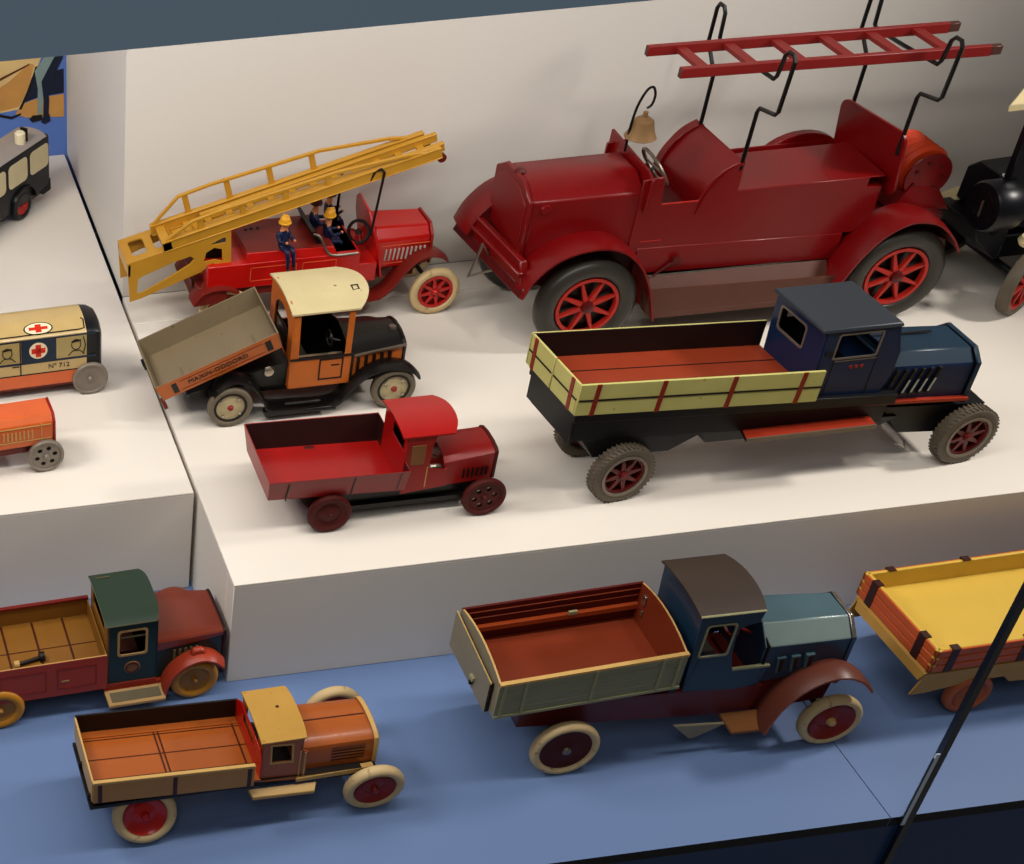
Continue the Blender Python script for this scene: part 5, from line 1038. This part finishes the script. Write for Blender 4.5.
# ------------------------------------------------------------------ tin ambulance, number 712
def ambulance():
    t = thing('toy_ambulance', 'cream tin toy ambulance with red crosses and dark rounded end', 'toy ambulance', (-0.1113, 0.2600, 0.1), 1.91)
    CY = 25; R = 15.5
    w = wheel(t, (53, 2.5, R), R, 12.5, 5, 'tinwheel', 'dish', 'tinwheel', p=3, dish=1.2); far_wheel(w, t, (53, 2 * CY - 2.5, R))
    copy_tree(w, t, (-70, 2.5, R)); far_wheel(w, t, (-70, 2 * CY - 2.5, R))
    def sec(x, k=1.0, dz=0): 
        P = [(4, 13), (3, 26), (3, 62), (5, 64), (14, 68.5), (20, 69.5), (30, 69.5), (36, 68.5), (45, 64), (47, 62), (47, 26), (46, 13)]
        return [(x, CY + (y - CY) * k, 13 + (z - 13) * (1 + (k - 1) * .6)) for y, z in P]
    mats = ['carorange', 'ambcream', 'ambcream', 'ambcream', 'ambcream', 'ambcream', 'ambcream', 'ambcream', 'ambcream', 'ambcream', 'carorange', 'print']
    b = MB(); b.loft([sec(-112, .9), sec(-104), sec(50)], mats, capmat='ambcream'); b.loft([sec(50), sec(57, .97), sec(62, .88), sec(64, .76)], 'vanblack'); bo = b.build('body', t, angle=30)
    y = 3
    p = MB()
    p.box(-104, 58, y - .25, y + .3, 37, 39, 'ambblue'); p.box(-104, 58, y - .25, y + .3, 59.5, 61, 'ambblue'); p.box(-104, 56, y - .2, y + .3, 26, 27, 'print')
    p.box(-6, 24, y - .3, y + .3, 39, 59.5, 'ambblue'); p.box(-7.4, -6.4, y - .4, y + .3, 27, 60, 'print')
    p.box(-14, -8, y - .4, y + .3, 35, 36, 'print'); bo2 = p.build('belt_print', bo)
    wn = MB(); wn.box(-64, -38, y - .3, y + .3, 40, 59, 'vanblack'); wn.build('window_print', bo)
    wn = MB(); wn.box(-34, -8, y - .3, y + .3, 40, 59, 'ambwin'); wn.build('window_print', bo)
    wn = MB(); wn.box(25, 50, y - .3, y + .3, 40, 59, 'ambwin'); wo = wn.build('window_print', bo)
    # printed heads in the windows: outline drawings only
    for cx, cz in ((-18, 50), (41, 51)):
        fg = MB(); fg.tube([(cx + 4 * cos(a), y - .4, cz + 5 * sin(a)) for a in [2 * PI * i / 14 for i in range(14)]], .45, 'print', 4, True)
        fg.tube([(cx - 7, y - .4, 41), (cx - 3, y - .4, 45), (cx + 3, y - .4, 45), (cx + 7, y - .4, 41)], .45, 'print', 4); fg.tube([(cx - 4, y - .4, cz + 3), (cx + 4, y - .4, cz + 4)], .8, 'print', 4); fg.build('window_drawing', wo)
    fg = MB(); fg.tube([(-32, y - .4, 52), (-28, y - .4, 46), (-33, y - .4, 41)], .5, 'print', 4); fg.tube([(47, y - .4, 58), (49, y - .4, 50), (47, y - .4, 41)], .6, 'print', 4); fg.build('window_drawing', wo)
    d = MB(); d.lathe([(0, -.6), (7.8, -.6), (7.8, 0), (0, 0)], 'ambwhite', (8.5, y, 49.5), 'y', 30); do = d.build('emblem_disc', bo)
    c = MB(); c.box(2.6, 14.4, y - 1, y - .4, 47.2, 51.8, 'ambred'); c.box(6.2, 10.8, y - 1, y - .4, 43.6, 55.4, 'ambred'); c.build('red_cross', do)
    # the same emblem on the sloping roof
    sl = math.atan2(4.5, 9)
    def rp(u, v, d): return (u, 10 + v * cos(sl) - d * sin(sl), 66.4 + v * sin(sl) + d * cos(sl))
    r = MB(); r.plate([(10 + 12.5 * cos(a), 6.2 * sin(a)) for a in [2 * PI * i / 26 for i in range(26)]], [], -.2, .35, rp, 'print'); ro = r.build('roof_emblem', bo)
    r2 = MB(); r2.plate([(10 + 11.3 * cos(a), 5.4 * sin(a)) for a in [2 * PI * i / 26 for i in range(26)]], [], .3, .5, rp, 'ambwhite')
    r2.plate([(2, -1.4), (18, -1.4), (18, 1.4), (2, 1.4)], [], .5, .7, rp, 'ambred'); r2.plate([(7.5, -3.8), (12.5, -3.8), (12.5, 3.8), (7.5, 3.8)], [], .5, .72, rp, 'ambred'); r2.build('roof_cross', ro)
    rl = MB(); rl.tube([rp(-104, -5.4, .2), rp(44, -5.4, .2), rp(48.5, -4.6, .2), rp(49, 4, .2), rp(47, 5.6, .2)], .6, 'print', 5); rl.build('roof_line', bo)
    lettering('N\u00ba 712', bo, 'print', 6.4, (26, y - .3, 32.2), (PI / 2, 0, 0), ext=.12)
    ch = MB(); ch.box(-95, 50, 8, 42, 8, 14, 'redbrown'); ch.tube([(53, 4, R), (53, 46, R)], 1.4, 'print', 6); ch.tube([(-70, 4, R), (-70, 46, R)], 1.4, 'print', 6); ch.build('chassis', t)
ambulance()

# ------------------------------------------------------------------ small orange tin car at the left edge
def orange_car():
    t = thing('toy_car', 'small orange tin car nose with louvred hood and holed grey wheel', 'toy car', (-0.1520, 0.1575, 0.1), 3.92)
    CY = 20; R = 15
    w = wheel(t, (39, 2.5, R), R, 12, 5, 'tinwheel', 'holes', 'tinwheel', p=3, back='print'); far_wheel(w, t, (39, 2 * CY - 2.5, R)); copy_tree(w, t, (-50, 2.5, R)); far_wheel(w, t, (-50, 2 * CY - 2.5, R))
    def sec(x, k=1): return [(x, CY + (y - CY) * k, z) for y, z in [(4, 25), (4, 46), (9, 51.5), (31, 51.5), (36, 46), (36, 25)]]
    h = MB(); h.loft([sec(-12), sec(46)], 'carorange'); ho = h.build('hood', t, bevel=1)
    r = MB(); r.loft([sec(46, 1.02), sec(48, 1.0)], 'red2dk'); r.build('radiator', t, bevel=.4)
    l = MB()
    for k in range(8): l.box(5 + k * 3.3, 6.2 + k * 3.3, 3.4, 4.4, 33, 41, 'creamedge')
    for z in (31, 44): l.box(1, 44, 3.5, 4.3, z, z + .7, 'creamedge')
    for x in (1, 36): l.box(x, x + .7, 3.5, 4.3, 26, 46, 'creamedge')
    l.build('louvre', ho)
    b = MB(); b.plate([(-80, 22), (-12, 22), (-12, 56), (-16, 62), (-26, 60), (-30, 48), (-56, 48), (-66, 62), (-78, 58)], [], 0, 32, XZ(4), 'carorange'); b.build('body', t, bevel=1)
    s = MB(); s.hexa([(-14, 8, 56), (-13, 8, 56), (-13, 32, 56), (-14, 32, 56), (-19, 8, 70), (-18, 8, 70), (-18, 32, 70), (-19, 32, 70)], 'chrome'); s.build('windscreen', t)
    c = MB(); c.box(-76, 46, 8, 32, 17, 25.2, 'redbrown'); c.tube([(39, 4, R), (39, 36, R)], 1.4, 'print', 6); c.tube([(-50, 4, R), (-50, 36, R)], 1.4, 'print', 6); c.build('chassis', t)
orange_car()

# ------------------------------------------------------------------ dark van by the blue wall
def van():
    t = thing('toy_van', 'dark navy tin van with cream side windows, grey roof and red wheel hub', 'toy van', (-0.0945, 0.5565, 0.1), 46.3)
    CY = 20; R = 15
    w = wheel(t, (38, 3, R), R, 9.5, 7, 'vanblack', 'dish', 'red_sp', p=2.6, dish=1.2); far_wheel(w, t, (38, 2 * CY - 3, R)); copy_tree(w, t, (-66, 3, R)); far_wheel(w, t, (-66, 2 * CY - 3, R))
    def sec(x, k=1.0): return [(x, CY + (y - CY) * k, z) for y, z in [(0, 16), (0, 70), (1.5, 73), (38.5, 73), (40, 70), (40, 16)]]
    b = MB(); b.loft([sec(-96, .96), sec(-92), sec(82), sec(88, .9)], 'vanblack'); bo = b.build('body', t, bevel=1.5, seg=2)
    rf = MB()
    roof_sheet(rf, -95, 86, 1.5, 38.5, lambda u: 72.6 + 3 * (1 - u * u), 1.4, 'vanroof', None, 3, 14, 3); ro = rf.build('roof', bo)
    for xa in (-60, -23, 14, 51):
        for q, sg in ((0, 1), (40, -1)): wn = MB(); wn.plate(rrect(xa, xa + 32, 42, 67, 5), [], -.4, .2, XZ(q, sg), 'vanwin'); wn.build('side_window', bo)
    f = MB(); f.strip(spline([(18, 14), (20, 26), (28, 34), (38, 36.5), (48, 34), (56, 26), (58, 18)], 5), -3, 10, 1.2, 'vanblack', 1); f.build('fender', t, angle=50)
    bp = MB(); bp.hexa([(70, -2, 14), (84, -2, 14), (84, 42, 14), (70, 42, 14), (62, 1, 20), (88, 1, 24), (88, 39, 24), (62, 39, 20)], 'vanblack'); bp.build('rear_valance', t)
    ho = MB(); ho.lathe([(0, 0), (5.5, 0), (5.5, 11), (4, 12.5), (0, 12.5)], 'ambwhite', (53, 13, 74), 'z', 18); ho.box(59, 61, 9, 17, 73, 88, 'print'); ho.build('roof_horn', ro)
    c = MB(); c.box(-86, 78, 6, 34, 10, 17, 'print'); c.tube([(38, 4, R), (38, 36, R)], 1.5, 'print', 6); c.tube([(-66, 4, R), (-66, 36, R)], 1.5, 'print', 6); c.build('chassis', t)
van()

# ------------------------------------------------------------------ black veteran car at the right edge
def veteran():
    t = thing('toy_car', 'black veteran tin car with drum headlamp, cream canopy and red spoked wheel', 'toy car', (0.7620, 0.2270, 0.1), 0.6)
    R = 30
    w = wheel(t, (0, 8, R), R, 25, 11, 'greytire', 'spokes', 'red_sp', p=5, spokes=8, turn=.5, thin=.7); far_wheel(w, t, (0, 112, R))
    w2 = wheel(t, (180, 5, R), R, 25, 9, 'greytire', 'spokes', 'red_sp', p=4, spokes=8, thin=.7); far_wheel(w2, t, (180, 115, R))
    h = MB()
    def sec(x, ys, zb, zs, zt): return [(x, 60 - ys, zb), (x, 60 - ys, zs), (x, 60 - ys * .5, zt), (x, 60 + ys * .5, zt), (x, 60 + ys, zs), (x, 60 + ys, zb)]
    h.loft([sec(-28, 26, 76, 106, 117), sec(30, 28, 62, 108, 118)], 'vanblack'); h.build('hood', t, bevel=1.5)
    hp = MB(); hp.box(-8, 24, 31, 36, 92, 102, 'hoodblue'); hp.box(-14, 26, 31, 35, 88, 90, 'creamedge'); hp.build('hood_panel', t, bevel=.5)
    l = MB(); l.lathe([(0, -8), (12, -8), (20, -9), (22, -6), (22, 14), (18, 20), (0, 22)], 'vanblack', (-47, 22, 102), 'x', 36); lo = l.build('headlamp', t)
    g = MB(); g.lathe([(11, -9.6), (13, -9.6), (13, -7.6), (11, -7.6), (11, -9.6)], 'black', (-47, 22, 102), 'x', 30); g.tube([(-56, 22, 93), (-56, 23, 107)], 1, 'steel', 6); g.build('lamp_ring', lo)
    b = MB(); b.tube([(-38, 22, 84), (-24, 34, 66)], 4, 'vanblack'); b.build('lamp_post', lo)
    for ya, yb in ((0, 22), (98, 120)):
        f = MB(); f.strip(spline([(6, 66), (16, 64), (28, 56), (44, 38), (58, 24), (80, 20), (140, 20), (156, 48), (178, 64), (204, 52), (210, 40)], 4), ya, yb, 1.6, 'vanblack', 2, edge='cream'); f.build('fender', t, angle=50)
    sp = MB(); sp.lathe([(0, -4), (7, -4), (9, 0), (7, 4), (0, 4)], 'cream', (-14, 4, 74), 'z', 20); sp.build('wheel_guard', t)
    fl = MB(); fl.hexa([(-32, 84, 70), (0, 80, 70), (0, 104, 70), (-32, 100, 70), (-34, 84, 73), (0, 80, 80), (0, 104, 80), (-34, 100, 73)], 'cream'); fl.build('front_plate', t, bevel=1)
    fx = MB(); fx.hexa([(-40, 30, 62), (-20, 24, 44), (-20, 96, 44), (-40, 90, 62), (-44, 34, 76), (-16, 26, 72), (-16, 94, 72), (-44, 86, 76)], 'chassis'); fx.tube([(-36, 62, 70), (-26, 52, 50), (2, 46, 34)], 4, 'chassis'); fx.tube([(0, 8, R), (0, 112, R)], 4, 'chassis'); fx.tube([(180, 6, R), (180, 114, R)], 3, 'chassis'); fx.box(-10, 200, 34, 86, 40, 62, 'chassis'); fx.build('chassis', t, bevel=1)
    b = MB(); b.plate([(28, 40), (210, 40), (214, 90), (206, 128), (160, 132), (150, 92), (110, 92), (100, 122), (66, 126), (58, 96), (40, 108), (28, 108)], [], 0, 78, XZ(22), 'vanblack'); b.build('body', t, bevel=1)
    for yy in (26,):
        p = MB(); p.hexa([(-40, yy - 4, 116), (4, yy - 4, 116), (4, yy + 4, 116), (-40, yy + 4, 116), (-43, yy - 3, 194), (-26, yy - 3, 194), (-26, yy + 3, 194), (-43, yy + 3, 194)], 'vanblack'); p.build('roof_post', t, bevel=.6); p = MB(); p.tube([(198, yy, 120), (196, yy, 196)], 2.5, 'vanblack', 8); p.build('roof_post', t)
    r = MB(lambda x, y, z: (x + (1.3 * (y - 14) if x < 0 else 0), y, z)); roof_sheet(r, -76, 216, 14, 106, lambda u: 198 + 10 * (1 - u * u), 6, 'cream', None, 0, 14, 2); r.build('canopy_roof', t, bevel=1)
veteran()

PARTS = {'bell': 'dull brass bell', 'hose': 'coiled orange hose', 'red_cross': 'red cross', 'lettering': 'black printed lettering', 'helmet': 'fireman helmet with comb', 'rear_frame': 'yellow cut-out frame', 'hose_reel': 'red flanged reel', 'starting_crank': 'bent grey wire crank', 'ladder_hook': 'bent black wire hook'}
for o in bpy.data.objects:
    if o.parent is not None and o.name.split('.')[0] in PARTS: o['label'] = PARTS[o.name.split('.')[0]]
# ------------------------------------------------------------------ camera
cam = bpy.data.cameras.new('camera'); co = bpy.data.objects.new('camera', cam); C.objects.link(co)
F, CX, CYY = 1535.6301, -19.3321, 520.0
cam.sensor_fit = 'HORIZONTAL'; cam.sensor_width = 36; cam.lens = F / 1024 * 36
cam.shift_x = (512 - CX) / 1024; cam.shift_y = (CYY - 432) / 1024
cam.clip_start = 0.02; cam.clip_end = 20
RX,UX,FX,OX=[0.9909958, -0.1264545, -0.0440054],[0.1138913, 0.6233236, 0.7736255],[0.0703988, 0.7716715, -0.6321132],[-0.2579098, -0.815027, 0.8569938]
co.matrix_world = Matrix(((RX[0], UX[0], -FX[0], OX[0]), (RX[1], UX[1], -FX[1], OX[1]), (RX[2], UX[2], -FX[2], OX[2]), (0, 0, 0, 1)))
sc = bpy.context.scene; sc.camera = co

# ------------------------------------------------------------------ light: warm case spots along the top front, dim room
def lamp(kind, name, loc, target, energy, col, size=0.1, **k):
    l = bpy.data.lights.new(name, kind); l.energy = energy; l.color = col
    for q, v in k.items(): setattr(l, q, v)
    if kind == 'AREA': l.shape = 'DISK'; l.size = size
    else: l.shadow_soft_size = size
    o = bpy.data.objects.new(name, l); C.objects.link(o); o.location = loc
    d = (Vector(target) - Vector(loc)).normalized(); o.rotation_euler = d.to_track_quat('-Z', 'Y').to_euler()
    return o
WARM = (1, .945, .875)
lamp('SPOT', 'case_spot', (1.10, 0.02, 0.72), (0.16, 0.10, 0.1), 22, WARM, .06, spot_size=math.radians(80), spot_blend=.8)
lamp('SPOT', 'case_spot', (0.46, -0.16, 0.80), (0.16, 0.20, 0.1), 4, WARM, .035, spot_size=math.radians(90), spot_blend=.9)
strip = lamp('AREA', 'case_light_strip', (-0.10, -0.13, 0.84), (-0.10, 0.12, 0.1), 4, WARM, 1.0)
strip.data.shape = 'RECTANGLE'; strip.data.size = 0.9; strip.data.size_y = 0.05
lamp('AREA', 'case_light_left', (-0.55, 0.15, 0.80), (-0.06, 0.42, 0.12), 4.0, WARM, .25)
lamp('AREA', 'room_ceiling_light', (-0.6, -1.6, 2.4), (0.2, 0.0, 0.1), 9, (1, .96, .92), 1.2)
w = bpy.data.worlds.new('room'); bpy.context.scene.world = w; w.use_nodes = True
w.node_tree.nodes['Background'].inputs[0].default_value = (1, .95, .9, 1); w.node_tree.nodes['Background'].inputs[1].default_value = 0.09
sc.view_settings.view_transform = 'Standard'; sc.view_settings.look = 'None'; sc.view_settings.gamma = 1; sc.view_settings.use_curve_mapping = False
sc.view_settings.exposure = 0.0
sc.cycles.max_bounces = 8; sc.cycles.use_denoising = True
